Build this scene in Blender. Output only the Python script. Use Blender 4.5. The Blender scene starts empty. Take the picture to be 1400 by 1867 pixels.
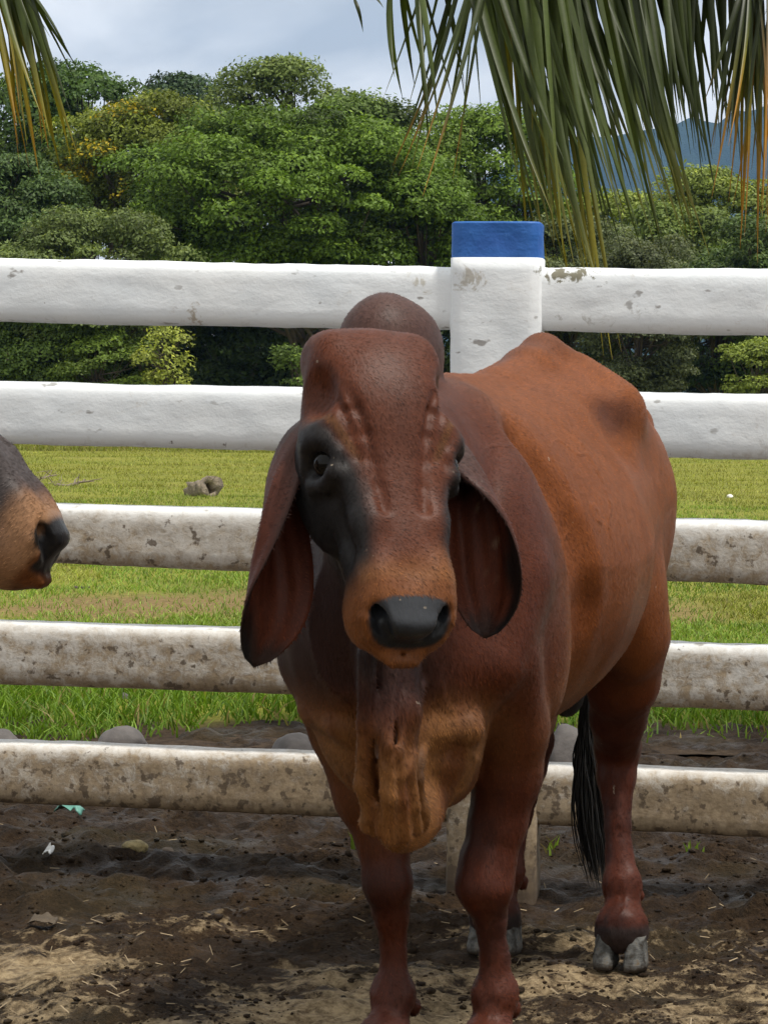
import bpy, math, random
import numpy as np
from mathutils import Vector, Matrix

# ------------------------------------------------------------------ camera
SC = bpy.context.scene
C = SC.collection
R = math.radians
FPX, CAM_H = 4800.0, 1.156            # focal length in photo pixels, lens height in metres
PITCH, ROLL = R(2.249), R(0.55)
cam_d = bpy.data.cameras.new('camera')
cam_d.sensor_fit = 'HORIZONTAL'; cam_d.sensor_width = 24.0
cam_d.lens = FPX / 1400.0 * 24.0
cam_d.clip_start = 0.05; cam_d.clip_end = 20000
cam = bpy.data.objects.new('camera', cam_d); C.objects.link(cam)
CAM_M = Matrix.Translation((0, 0, CAM_H)) @ Matrix.Rotation(math.pi/2 - PITCH, 4, 'X') @ Matrix.Rotation(ROLL, 4, 'Z')
cam.matrix_world = CAM_M
SC.camera = cam

# ------------------------------------------------------------------ sky and sun
SUN_EL, SUN_AZ = R(68), R(62)         # azimuth measured from behind the camera towards its right
sun_dir = Vector((math.sin(SUN_AZ)*math.cos(SUN_EL), -math.cos(SUN_AZ)*math.cos(SUN_EL), math.sin(SUN_EL)))
wd = bpy.data.worlds.new('World'); SC.world = wd; wd.use_nodes = True
wn, wl = wd.node_tree.nodes, wd.node_tree.links
bg = wn['Background']
sky = wn.new('ShaderNodeTexSky'); sky.sky_type = 'NISHITA'; sky.sun_disc = False
sky.sun_elevation = SUN_EL
sky.sun_rotation = math.atan2(sun_dir.x, sun_dir.y)
sky.dust_density = 2.0
tc = wn.new('ShaderNodeTexCoord')
mp = wn.new('ShaderNodeMapping'); mp.inputs['Scale'].default_value = (1.0, 1.0, 2.4)
mp.inputs['Location'].default_value = (3.1, 0.4, 0.2)
wl.new(tc.outputs['Generated'], mp.inputs['Vector'])
cn = wn.new('ShaderNodeTexNoise'); cn.inputs['Scale'].default_value = 7.0
cn.inputs['Detail'].default_value = 7.0; cn.inputs['Roughness'].default_value = 0.5
cn.inputs['Distortion'].default_value = 0.5
wl.new(mp.outputs['Vector'], cn.inputs['Vector'])
cr = wn.new('ShaderNodeValToRGB')                      # overcast: bluish grey to near white
e = cr.color_ramp.elements
e[0].position = 0.34; e[0].color = (5.6, 5.9, 6.0, 1)
e[1].position = 0.64; e[1].color = (13.2, 12.9, 12.2, 1)
wl.new(cn.outputs['Fac'], cr.inputs['Fac'])
mx = wn.new('ShaderNodeMix'); mx.data_type = 'RGBA'; mx.inputs['Factor'].default_value = 0.88
wl.new(sky.outputs['Color'], mx.inputs['A']); wl.new(cr.outputs['Color'], mx.inputs['B'])
wl.new(mx.outputs['Result'], bg.inputs['Color'])
bg.inputs['Strength'].default_value = 0.10

sl = bpy.data.lights.new('sun', 'SUN'); sl.energy = 3.4; sl.angle = R(6); sl.color = (1.0, 0.95, 0.87)
so = bpy.data.objects.new('sun', sl); C.objects.link(so)
so.rotation_euler = sun_dir.to_track_quat('Z', 'Y').to_euler(); so.location = (3, -4, 9)

SC.view_settings.view_transform = 'Standard'; SC.view_settings.look = 'None'
SC.view_settings.exposure = 0.2; SC.view_settings.gamma = 1.0
SC.view_settings.use_curve_mapping = False
SC.render.engine = 'CYCLES'
SC.cycles.use_denoising = True
SC.cycles.max_bounces = 8; SC.cycles.diffuse_bounces = 3; SC.cycles.glossy_bounces = 3
SC.cycles.transparent_max_bounces = 8; SC.cycles.volume_bounces = 0
SC.cycles.caustics_reflective = False; SC.cycles.caustics_refractive = False

# ------------------------------------------------------------------ helpers
M3 = CAM_M.to_3x3()
def ray(px, py):
    return M3 @ Vector(((px-700.0)/FPX, -(py-933.5)/FPX, -1.0))
def P(px, py, d):
    """the point seen at photo pixel (px, py) that lies d metres ahead"""
    v = ray(px, py); v = v * (d / v.y)
    return Vector((v.x, v.y, v.z + CAM_H))
def G(px, py, z=0.0):
    """where the line of sight through a photo pixel meets the ground"""
    v = ray(px, py); v = v * ((z - CAM_H) / v.z)
    return Vector((v.x, v.y, z))
def proj(p):
    q = CAM_M.inverted() @ Vector(p)
    return (700 + FPX*q.x/-q.z, 933.5 - FPX*q.y/-q.z)

def mesh_np(name, verts, faces, mat=None, smooth=False):
    """mesh from numpy arrays; faces is an (n,3) or (n,4) array"""
    verts = np.asarray(verts, np.float32); faces = np.asarray(faces, np.int32)
    me = bpy.data.meshes.new(name)
    me.vertices.add(len(verts)); me.vertices.foreach_set('co', verts.ravel())
    k = faces.shape[1]
    me.loops.add(faces.size); me.loops.foreach_set('vertex_index', faces.ravel())
    me.polygons.add(len(faces))
    me.polygons.foreach_set('loop_start', np.arange(0, faces.size, k, dtype=np.int32))
    me.polygons.foreach_set('loop_total', np.full(len(faces), k, np.int32))
    if smooth: me.polygons.foreach_set('use_smooth', np.ones(len(faces), bool))
    me.update(calc_edges=True)
    if mat: me.materials.append(mat)
    return me
def add_color(me, name, cols):
    cols = np.asarray(cols, np.float32)
    if cols.shape[1] == 3: cols = np.c_[cols, np.ones(len(cols), np.float32)]
    a = me.color_attributes.new(name, 'FLOAT_COLOR', 'POINT'); a.data.foreach_set('color', cols.astype(np.float32).ravel())
def obj(name, me, parent=None):
    o = bpy.data.objects.new(name, me); C.objects.link(o)
    if parent: o.parent = parent
    return o
def tag(o, label, cat, group=None):
    o['label'] = label; o['category'] = cat
    if group: o['group'] = group
    return o
def empty(name, loc=(0, 0, 0), rz=0.0):
    o = bpy.data.objects.new(name, None); C.objects.link(o)
    o.location = loc; o.rotation_euler = (0, 0, rz); o.empty_display_size = 0.1
    return o

class NT:
    """small wrapper that makes node materials short to write"""
    def __init__(self, name):
        self.m = bpy.data.materials.new(name); self.m.use_nodes = True
        self.t = self.m.node_tree; self.n = self.t.nodes; self.l = self.t.links
        self.b = self.n['Principled BSDF']; self.out = self.n['Material Output']
    def node(self, typ, **kw):
        nd = self.n.new(typ)
        for k, v in kw.items():
            if k in nd.inputs.keys():
                self.set(nd.inputs[k], v)
            else: setattr(nd, k, v)
        return nd
    def set(self, sock, v):
        if isinstance(v, bpy.types.NodeSocket): self.l.new(v, sock)
        else: sock.default_value = v
    def coord(self, kind='Object', scale=(1, 1, 1), loc=(0, 0, 0)):
        t = self.node('ShaderNodeTexCoord'); m = self.node('ShaderNodeMapping')
        m.inputs['Scale'].default_value = scale; m.inputs['Location'].default_value = loc
        self.l.new(t.outputs[kind], m.inputs['Vector']); return m.outputs['Vector']
    def noise(self, vec, scale, detail=4, rough=0.55, dist=0.0):
        nd = self.node('ShaderNodeTexNoise'); self.l.new(vec, nd.inputs['Vector'])
        nd.inputs['Scale'].default_value = scale; nd.inputs['Detail'].default_value = detail
        nd.inputs['Roughness'].default_value = rough; nd.inputs['Distortion'].default_value = dist
        return nd.outputs['Fac']
    def ramp(self, fac, *stops):
        nd = self.node('ShaderNodeValToRGB'); self.set(nd.inputs['Fac'], fac)
        el = nd.color_ramp.elements
        while len(el) < len(stops): el.new(0.5)
        for x, (p, c) in zip(el, stops):
            x.position = p; x.color = (c, c, c, 1) if not hasattr(c, '__len__') else (*c[:3], 1)
        return nd.outputs['Color']
    def mix(self, fac, a, b, mode='MIX'):
        nd = self.node('ShaderNodeMix', data_type='RGBA', blend_type=mode)
        for k, v in (('Factor', fac), ('A', a), ('B', b)):
            s = [i for i in nd.inputs if i.name == k and i.enabled][0] if k == 'Factor' else [i for i in nd.inputs if i.name == k and i.type == 'RGBA'][0]
            if not isinstance(v, bpy.types.NodeSocket) and s.type == 'RGBA': v = (*v[:3], 1)
            self.set(s, v)
        return [o for o in nd.outputs if o.type == 'RGBA'][0]
    def math(self, op, a, b=0.0, clamp=False):
        nd = self.node('ShaderNodeMath', operation=op, use_clamp=clamp)
        self.set(nd.inputs[0], a); self.set(nd.inputs[1], b); return nd.outputs[0]
    def attr(self, name, out='Color'):
        nd = self.node('ShaderNodeAttribute', attribute_name=name); return nd.outputs[out]
    def sep(self, vec):
        nd = self.node('ShaderNodeSeparateXYZ'); self.l.new(vec, nd.inputs[0]); return nd.outputs
    def bump(self, h, strength=0.3, dist=0.01, normal=None):
        nd = self.node('ShaderNodeBump'); self.set(nd.inputs['Height'], h)
        nd.inputs['Strength'].default_value = strength; nd.inputs['Distance'].default_value = dist
        if normal: self.l.new(normal, nd.inputs['Normal'])
        return nd.outputs['Normal']
    def done(self, color=None, rough=None, normal=None, **kw):
        b = self.b.inputs
        if color is not None:
            if not isinstance(color, bpy.types.NodeSocket): color = (*color[:3], 1)
            self.set(b['Base Color'], color)
        if rough is not None: self.set(b['Roughness'], rough)
        if normal is not None: self.set(b['Normal'], normal)
        for k, v in kw.items(): self.set(b[k.replace('_', ' ')], v)
        return self.m

def vnoise(p, seed=0):
    """smooth value noise for numpy points (n,3) -> (n,) in -1..1"""
    p = np.asarray(p, np.float64); i = np.floor(p).astype(np.int64); f = p - i; f = f*f*(3-2*f)
    def h(ix, iy, iz):
        n = (ix*374761393 + iy*668265263 + iz*2147483647 + seed*1274126177) & 0xffffffff
        n = ((n ^ (n >> 13)) * 1274126177) & 0xffffffff
        return ((n ^ (n >> 16)) & 0xffff) / 32767.5 - 1.0
    r = 0.0
    for a in (0, 1):
        for b in (0, 1):
            for c in (0, 1):
                w = (f[:, 0] if a else 1-f[:, 0])*(f[:, 1] if b else 1-f[:, 1])*(f[:, 2] if c else 1-f[:, 2])
                r = r + w*h(i[:, 0]+a, i[:, 1]+b, i[:, 2]+c)
    return r
def fbm(p, octaves=4, seed=0, gain=0.5):
    p = np.asarray(p, np.float64); r = 0.0; a = 1.0
    for o in range(octaves):
        r = r + a*vnoise(p*(2.0**o), seed+o*17); a *= gain
    return r
def sstep(a, b, x):
    t = np.clip((np.asarray(x)-a)/(b-a), 0, 1); return t*t*(3-2*t)
# ------------------------------------------------------------------ implicit modelling (for the animals)
class Field:
    """signed-distance grid on three axis arrays; shapes are blended in, then turned into one mesh"""
    def __init__(self, xs, ys, zs):
        self.ax = [np.asarray(a, np.float32) for a in (xs, ys, zs)]
        self.F = np.full([len(a) for a in self.ax], 1.0, np.float32)
    def box(self, lo, hi):
        sl = []
        for a, l, h in zip(self.ax, lo, hi):
            i, j = np.searchsorted(a, l), np.searchsorted(a, h)
            if j - i < 2: return None, None
            sl.append(slice(i, j))
        x, y, z = (a[s] for a, s in zip(self.ax, sl))
        return tuple(sl), (x[:, None, None], y[None, :, None], z[None, None, :])
    def put(self, fn, lo, hi, k, cut=False):
        m = k + 0.03
        sl, g = self.box(np.asarray(lo)-m, np.asarray(hi)+m)
        if sl is None: return
        d = fn(*g).astype(np.float32); a = self.F[sl]
        if cut: a = -a
        if k > 0:
            h = np.clip(0.5 + 0.5*(a-d)/k, 0, 1); r = a + (d-a)*h - k*h*(1-h)
        else: r = np.minimum(a, d)
        self.F[sl] = -r if cut else r
    def ell(self, c, r, k=0.03, rot=None, cut=False):
        """ellipsoid; rot = 3x3 whose rows are the ellipsoid's own axes"""
        c = np.asarray(c, float); r = np.asarray(r, float)
        rot = np.eye(3) if rot is None else np.asarray(rot, float)
        ext = np.sqrt(((rot*r[:, None])**2).sum(0))
        def fn(x, y, z):
            q = [rot[i, 0]*(x-c[0])+rot[i, 1]*(y-c[1])+rot[i, 2]*(z-c[2]) for i in range(3)]
            k0 = np.sqrt(sum((a/b)**2 for a, b in zip(q, r))) + 1e-6
            k1 = np.sqrt(sum((a/b**2)**2 for a, b in zip(q, r))) + 1e-6
            return k0*(k0-1)/k1
        self.put(fn, c-ext, c+ext, k, cut)
    def cap(self, a, b, ra, rb, k=0.02, cut=False, flat=None):
        """tapered capsule; flat = (axis vector, factor) squeezes the section along that axis"""
        a = np.asarray(a, float); b = np.asarray(b, float); ba = b-a; L2 = (ba**2).sum()+1e-9
        def fn(x, y, z):
            p = [x-a[0], y-a[1], z-a[2]]
            h = np.clip((p[0]*ba[0]+p[1]*ba[1]+p[2]*ba[2])/L2, 0, 1)
            q = [p[i]-h*ba[i] for i in range(3)]
            if flat is not None:
                f = flat[0]; s = q[0]*f[0]+q[1]*f[1]+q[2]*f[2]
                q = [q[i]+f[i]*s*(flat[1]-1) for i in range(3)]
            return np.sqrt(q[0]**2+q[1]**2+q[2]**2) - (ra+(rb-ra)*h)
        m = max(ra, rb)
        self.put(fn, np.minimum(a, b)-m, np.maximum(a, b)+m, k, cut)
    def limb(self, pts, k=0.03, cut=False, flat=None):
        for p, q in zip(pts[:-1], pts[1:]):
            self.cap(p[:3], q[:3], p[3], q[3], k, cut, flat)
    def mesh(self, smooth=2):
        F, ax = self.F, self.ax
        S = F < 0
        n = S[:-1, :-1, :-1].astype(np.int8)
        n = n*0
        for a in (0, 1):
            for b in (0, 1):
                for c in (0, 1):
                    n += S[a:S.shape[0]-1+a, b:S.shape[1]-1+b, c:S.shape[2]-1+c]
        act = (n > 0) & (n < 8)
        I = np.argwhere(act)
        idx = np.full(act.shape, -1, np.int32); idx[act] = np.arange(len(I))
        corner = [(a, b, c) for a in (0, 1) for b in (0, 1) for c in (0, 1)]
        val = {q: F[I[:, 0]+q[0], I[:, 1]+q[1], I[:, 2]+q[2]] for q in corner}
        acc = np.zeros((len(I), 3), np.float32); cnt = np.zeros(len(I), np.float32)
        for q in corner:
            for d in range(3):
                if q[d]: continue
                r = list(q); r[d] = 1; r = tuple(r)
                v0, v1 = val[q], val[r]; hit = (v0 < 0) != (v1 < 0)
                t = np.where(hit, v0/np.where(hit, v0-v1, 1), 0)
                pos = np.tile(np.array(q, np.float32), (len(I), 1)); pos[:, d] += t
                acc += pos*hit[:, None]; cnt += hit
        loc = acc/np.maximum(cnt, 1)[:, None]
        V = np.empty_like(loc)
        for d in range(3):
            a = ax[d]; i = I[:, d]; V[:, d] = a[i] + (a[i+1]-a[i])*loc[:, d]
        Q = []
        for d in range(3):
            e1, e2 = (d+1) % 3, (d+2) % 3
            s0 = [slice(None)]*3; s1 = [slice(None)]*3
            s0[d] = slice(0, -1); s1[d] = slice(1, None)
            A, B = S[tuple(s0)], S[tuple(s1)]
            E = np.argwhere(A != B)
            ok = (E[:, e1] > 0) & (E[:, e2] > 0) & (E[:, e1] < S.shape[e1]-1) & (E[:, e2] < S.shape[e2]-1)
            E = E[ok]; inside = A[E[:, 0], E[:, 1], E[:, 2]]
            def cell(o1, o2):
                K = E.copy(); K[:, e1] += o1; K[:, e2] += o2
                return idx[K[:, 0], K[:, 1], K[:, 2]]
            q = np.stack([cell(-1, -1), cell(0, -1), cell(0, 0), cell(-1, 0)], 1)
            q[~inside] = q[~inside][:, ::-1]
            Q.append(q)
        Q = np.concatenate(Q); Q = Q[(Q >= 0).all(1)]
        Ed = np.concatenate([Q[:, [0, 1]], Q[:, [1, 2]], Q[:, [2, 3]], Q[:, [3, 0]]])
        deg = np.maximum(np.bincount(Ed.ravel(), minlength=len(V)), 1)
        for _ in range(smooth):
            for lam in (0.5, -0.52):
                s = np.zeros_like(V)
                for d in range(3):
                    s[:, d] = np.bincount(Ed[:, 0], V[Ed[:, 1], d], len(V)) + np.bincount(Ed[:, 1], V[Ed[:, 0], d], len(V))
                V = V + lam*(s/deg[:, None]-V)
        return V.astype(np.float32), Q

def axis_grid(*segs):
    """segs: (start, end, step) ... joined into one rising axis"""
    out = [np.arange(a, b, s) for a, b, s in segs]
    return np.concatenate(out)
def table(stops, lo, hi, n=600, width=0.03):
    """smoothed profile through (x, value...) stops -> function giving arrays of values"""
    st = np.array(stops, float); xs = np.linspace(lo, hi, n)
    w = max(3, int(width/(hi-lo)*n)); ker = np.hanning(2*w+1); ker /= ker.sum()
    cols = []
    for j in range(1, st.shape[1]):
        y = np.interp(xs, st[:, 0], st[:, j]); y = np.convolve(np.pad(y, w, mode='edge'), ker, 'valid'); cols.append(y)
    return lambda x: [np.interp(x, xs, c) for c in cols]

def cattle_head(fd, H, ax, head_tab, jaw=0.0, turn=1.0):
    """adds a zebu head to the field. H = poll point, ax = rows u (across), v (out of the face), t (poll to muzzle)"""
    H = np.asarray(H, float); ax = np.asarray(ax, float)
    def W(u, v, t): return H + ax[0]*u + ax[1]*v + ax[2]*t
    prof = table(head_tab, -0.08, 0.62, width=0.022)
    def fn(x, y, z):
        p = [x-H[0], y-H[1], z-H[2]]
        u, v, t = (ax[i, 0]*p[0]+ax[i, 1]*p[1]+ax[i, 2]*p[2] for i in range(3))
        a, f, b = prof(t)
        c = (f+b)/2; h = np.maximum((f-b)/2, 0.004); a = np.maximum(a, 0.004)
        n = 2.5
        # the face is wide across the brow, narrower towards the jaw
        wid = a*(1 - 0.20*np.clip(-(v-c)/h, -1, 1) - 0.0)
        q = (np.abs(u/wid)**n + np.abs((v-c)/h)**n)**(1/n)
        d = (q-1)*np.minimum(wid, h)*0.9
        return np.maximum(d, np.maximum(-t-0.035, t-0.515))
    L = np.array([W(u, v, t) for u in (-.16, .16) for v in (-.26, .12) for t in (-.06, .6)])
    fd.put(fn, L.min(0), L.max(0), 0.05)
    E = lambda c, r, k=0.02, cut=False, tilt=None: fd.ell(W(*c), r, k, ax if tilt is None else tilt @ ax, cut)
    def rotu(a):      # tilt about u
        c, s = math.cos(a), math.sin(a); return np.array([[1, 0, 0], [0, c, s], [0, -s, c]])
    def rotv(a):      # tilt about v
        c, s = math.cos(a), math.sin(a); return np.array([[c, 0, s], [0, 1, 0], [-s, 0, c]])
    def rott(a):
        c, s = math.cos(a), math.sin(a); return np.array([[c, s, 0], [-s, c, 0], [0, 0, 1]])
    E((0, .012, .095), (.100, .060, .098), .05)                       # domed forehead
    for s in (-1, 1):
        E((s*.064, -.02, .008), (.032, .045, .034), .03)              # horn bases
        E((s*.098, .0, .165), (.024, .034, .04), .03, tilt=rotv(-s*.25))    # brow
        E((s*.120, -.002, .210), (.026, .034, .028), .014, True)   # eye socket
        fd.limb([(*W(s*.088, .034, .206), .010), (*W(s*.104, .028, .184), .012), (*W(s*.115, -.002, .180), .012), (*W(s*.112, -.038, .197), .010)], .010)   # upper lid
        fd.limb([(*W(s*.086, .034, .214), .008), (*W(s*.094, .024, .237), .009), (*W(s*.100, -.004, .243), .010), (*W(s*.105, -.038, .225), .010)], .010)    # lower lid
        fd.limb([(*W(s*.070, .020, .25), .009), (*W(s*.054, .020, .32), .009), (*W(s*.050, .012, .40), .009)], .04)             # facial crest
        fd.limb([(*W(s*.070, -.03, .27), .008), (*W(s*.060, -.05, .34), .007), (*W(s*.052, -.05, .40), .006)], .03)
        E((s*.062, -.09, .215), (.038, .065, .08), .05)             # cheek
        E((s*.044, -.026, .420), (.028, .042, .046), .04)               # muzzle side
        E((s*.049, -.060, .438), (.028, .034, .040), .025)              # upper lip
        # forehead and brow wrinkles
        E((s*.112, .030, .105), (.030, .028, .034), .04, True)       # hollow of the temple
        E((s*.070, .028, .03), (.020, .02, .026), .03)               # bump below the horn base
    # skin folds of the forehead: shallow grooves laid on the surface that is there
    def surf(u, t):
        for v in np.arange(.12, -.05, -.002):
            w = W(u, v, t); i = [min(max(int(np.searchsorted(a_, c_)), 0), len(a_)-1) for a_, c_ in zip(fd.ax, w)]
            if fd.F[i[0], i[1], i[2]] < 0: return v
        return 0.0
    for s in (-1, 1):
        for path, r in (([(.070, .12), (.058, .15), (.048, .19), (.041, .23), (.036, .27), (.032, .31)], .0062), ([(.085, .13), (.076, .155), (.067, .19), (.060, .225)], .0050)):
            sv = np.array([surf(s*a_, b_) for a_, b_ in path]); sv = np.polyval(np.polyfit(range(len(sv)), sv, 2), range(len(sv)))     # smooth along the fold
            fd.limb([(*W(s*a_, v_+(.0078 if k_ in (0, len(path)-1) else .0062), b_), r) for k_, ((a_, b_), v_) in enumerate(zip(path, sv))], .009, True)
    E((0, -.015, .444), (.062, .040, .042), .03)                       # nose
    pt = rotu(-.78)                                                   # the nose pad faces forward and down
    E((0, -.013, .464), (.057, .024, .037), .014, tilt=pt)
    E((0, -.098, .405), (.046, .026, .052), .03)                       # chin
    for s in (-1, 1):
        fd.limb([(*W(s*.061, .022, .449), .005), (*W(s*.059, .012, .466), .011), (*W(s*.046, -.006, .482), .0145), (*W(s*.033, -.022, .491), .009)], .006, True)   # nostril
        fd.limb([(*W(s*.050, .002, .475), .013), (*W(s*.044, -.008, .43), .013)], .006, True)
        fd.limb([(*W(s*.066, -.012, .462), .008), (*W(s*.054, -.030, .478), .009), (*W(s*.040, -.038, .487), .007)], .008)   # wing below the nostril
    fd.limb([(*W(0, -.036, .502), .003), (*W(0, -.072, .497), .0035)], .008, True)           # lip cleft
    fd.limb([(*W(-.082, -.078, .39), .004), (*W(-.05, -.080, .46), .005), (*W(0, -.082, .488), .005), (*W(.05, -.080, .46), .005), (*W(.082, -.078, .39), .004)], .008, True)  # mouth line
    return W

HEAD_TAB = [  # t, half width, front, back
    (-.035, .05, .0, -.09), (-.02, .07, .02, -.10), (.0, .080, .034, -.11), (.05, .092, .055, -.13), (.10, .105, .065, -.155),
    (.14, .1150, .068, -.175), (.18, .1140, .064, -.19), (.215, .098, .058, -.19), (.25, .077, .052, -.175), (.30, .061, .046, -.150),
    (.35, .056, .042, -.128), (.39, .058, .036, -.115), (.42, .060, .024, -.106), (.45, .061, .002, -.100), (.475, .055, -.026, -.094), (.495, .042, -.046, -.086), (.515, .02, -.056, -.072)]

def ear_mesh(line, half, arc, nrm, thick=0.007, nu=22, nv=34, wav=0.0):
    """a hanging, cupped ear: line = centre points base to tip, half = half widths, arc = half opening angles, nrm = opening direction"""
    line = np.array(line, float); s0 = np.linspace(0, 1, len(line)); s = np.linspace(0, 1, nv)
    def sm(v):
        v = np.array(v, float)
        if v.ndim == 1: v = v[:, None]
        out = np.stack([np.interp(s, np.linspace(0, 1, len(v)), v[:, j]) for j in range(v.shape[1])], 1)
        ker = np.hanning(9); ker /= ker.sum()
        pad = np.concatenate([2*out[:1]-out[4:0:-1], out, 2*out[-1:]-out[-2:-6:-1]])
        return np.stack([np.convolve(pad[:, j], ker, 'valid') for j in range(v.shape[1])], 1)
    c = sm(line); hw = sm(half)[:, 0]; an = sm(arc)[:, 0]; n = sm(nrm)
    hw = np.maximum(hw*np.sqrt(np.clip(1-(np.clip(s-.72, 0, 1)/.28)**2, 0, 1)), .002)
    T = np.gradient(c, axis=0); T /= np.linalg.norm(T, axis=1)[:, None]
    n = n - T*(n*T).sum(1)[:, None]; n /= np.linalg.norm(n, axis=1)[:, None]
    e = np.cross(T, n)
    th = np.linspace(-1, 1, nu)
    Rr = hw/an
    ang = th[None, :]*an[:, None]
    pos = c[:, None] + e[:, None]*(Rr[:, None]*np.sin(ang))[..., None] + n[:, None]*(Rr[:, None]*(1-np.cos(ang)))[..., None]
    nor = n[:, None]*np.cos(ang)[..., None] - e[:, None]*np.sin(ang)[..., None]
    rip = wav*(np.sin(th*9)[None, :]*np.sin(s*math.pi)[:, None] + .7*np.sin(th[None, :]*17+4*s[:, None])*sstep(.05, .3, s)[:, None]*sstep(.95, .6, s)[:, None])
    pos = pos + nor*rip[..., None]
    tk = thick*(0.35 + 0.65*(1-np.abs(th)**3))[None, :]*np.clip((1-s)*5+.3, 0, 1)[:, None]
    A = pos + nor*(tk/2)[..., None]; B = pos - nor*(tk/2)[..., None]
    V = np.concatenate([A.reshape(-1, 3), B.reshape(-1, 3)]); N = nu*nv
    q = []
    for j in range(nv-1):
        for i in range(nu-1):
            a = j*nu+i
            q.append((a, a+1, a+nu+1, a+nu)); q.append((N+a, N+a+nu, N+a+nu+1, N+a+1))
    for j in range(nv-1):
        a = j*nu; b = a+nu-1
        q.append((a, a+nu, N+a+nu, N+a)); q.append((b, N+b, N+b+nu, b+nu))
    for i in range(nu-1):
        a = i; q.append((a, N+a, N+a+1, a+1)); b = (nv-1)*nu+i; q.append((b, b+1, N+b+1, N+b))
    inner = np.r_[np.ones(N), np.zeros(N)]
    SS = np.tile(np.repeat(s, nu), 2); TH = np.tile(np.tile(th, nv), 2)
    return V.astype(np.float32), np.array(q, np.int32), inner, SS, TH
# ------------------------------------------------------------------ hide, horn and eye materials
def hide_material():
    t = NT('cattle_hide')
    col = t.attr('hide'); wet = t.attr('hide', 'Alpha')
    v = t.coord('Object')
    big = t.noise(v, 7, 3, .6); fine = t.noise(t.coord('Object', (1, 1, .35)), 160, 3, .7); mid = t.noise(v, 30, 4, .65)
    c = t.mix(t.ramp(big, (.35, 0), (.7, 1)), t.mix(.35, col, t.mix(1.0, col, (.50, .42, .40), 'MULTIPLY')), col)
    c = t.mix(t.ramp(mid, (.40, .0), (.72, .28)), c, t.mix(1.0, c, (.45, .38, .36), 'MULTIPLY'))
    c = t.mix(t.ramp(fine, (.3, .0), (.75, .24)), c, t.mix(1.0, c, (1.6, 1.55, 1.5), 'MULTIPLY'))
    # specks of dried mud and chaff on the coat
    sp = t.noise(v, 55, 2, .5); sp2 = t.noise(v, 5, 2, .5)
    spm = t.math('MULTIPLY', t.ramp(sp, (.735, 0), (.765, 1)), t.ramp(sp2, (.52, 0), (.6, .8)))
    c = t.mix(spm, c, (.33, .27, .2))
    h = t.math('ADD', t.math('MULTIPLY', fine, .5), t.math('MULTIPLY', mid, 1.0))
    nrm = t.bump(h, .22, .006)
    ro = t.math('SUBTRACT', .52, t.math('MULTIPLY', wet, .22))
    t.done(c, ro, nrm, Sheen_Weight=.03, Sheen_Roughness=.4)
    t.b.inputs['Specular IOR Level'].default_value = .2
    return t.m
MAT_HIDE = hide_material()
def simple(name, col, rough, bump_scale=0, bump=.2, dist=.004, var=.25, coord='Object', spec=.5):
    t = NT(name); v = t.coord(coord)
    c = t.mix(t.ramp(t.noise(v, max(bump_scale, 8)*.4, 4, .6), (.3, 0), (.7, 1)), tuple(x*(1-var) for x in col), tuple(min(1, x*(1+var)) for x in col))
    n = t.bump(t.noise(v, bump_scale, 4, .6), bump, dist) if bump_scale else None
    t.done(c, rough, n); t.b.inputs['Specular IOR Level'].default_value = spec
    return t.m
MAT_EYE = simple('wet_dark_eye', (.005, .004, .003), .08, spec=.16)
MAT_HAIR = simple('black_tail_hair', (.012, .011, .010), .42, 60, .3)
def hoof_material():
    t = NT('grey_hoof'); v = t.coord('Object'); n1 = t.noise(v, 45, 5, .65); n2 = t.noise(t.coord('Object', (.5, .5, 3)), 60, 3, .6)
    c = t.ramp(n1, (.32, (.028, .022, .015)), (.46, (.065, .064, .06)), (.58, (.125, .125, .118)), (.72, (.12, .085, .05)))
    zz = t.sep(v)[2]
    c = t.mix(t.ramp(t.math('ADD', zz, t.math('MULTIPLY', n1, .03)), (.018, .85), (.036, 0)), c, (.035, .024, .015))
    t.done(c, .85, t.bump(n2, .5, .005)); t.b.inputs['Specular IOR Level'].default_value = .12; return t.m
MAT_HOOF = hoof_material()

# ------------------------------------------------------------------ the standing bull
YAW = R(18)
BF = np.array([-math.sin(YAW), -math.cos(YAW), 0.0]); BL = np.array([math.cos(YAW), -math.sin(YAW), 0.0])
BO = np.array([0.049, 4.49, 0.0]); BM = np.stack([BF, BL, [0, 0, 1.0]])
def to_local(w): return BM @ (np.asarray(w, float) - BO)
def LP(px, py, d): return to_local(P(px, py, d))

BULL_BODY = [  # x, top, bottom, half width
    (-1.36, 1.08, 1.00, .02), (-1.32, 1.15, .92, .08), (-1.25, 1.215, .84, .165), (-1.12, 1.235, .74, .215), (-.97, 1.255, .68, .225),
    (-.82, 1.265, .61, .245), (-.62, 1.225, .565, .285), (-.42, 1.205, .55, .298), (-.22, 1.205, .565, .275), (-.05, 1.20, .585, .235),
    (.10, 1.16, .60, .20), (.22, 1.08, .62, .165), (.31, .98, .66, .11), (.36, .9, .74, .03)]

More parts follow.
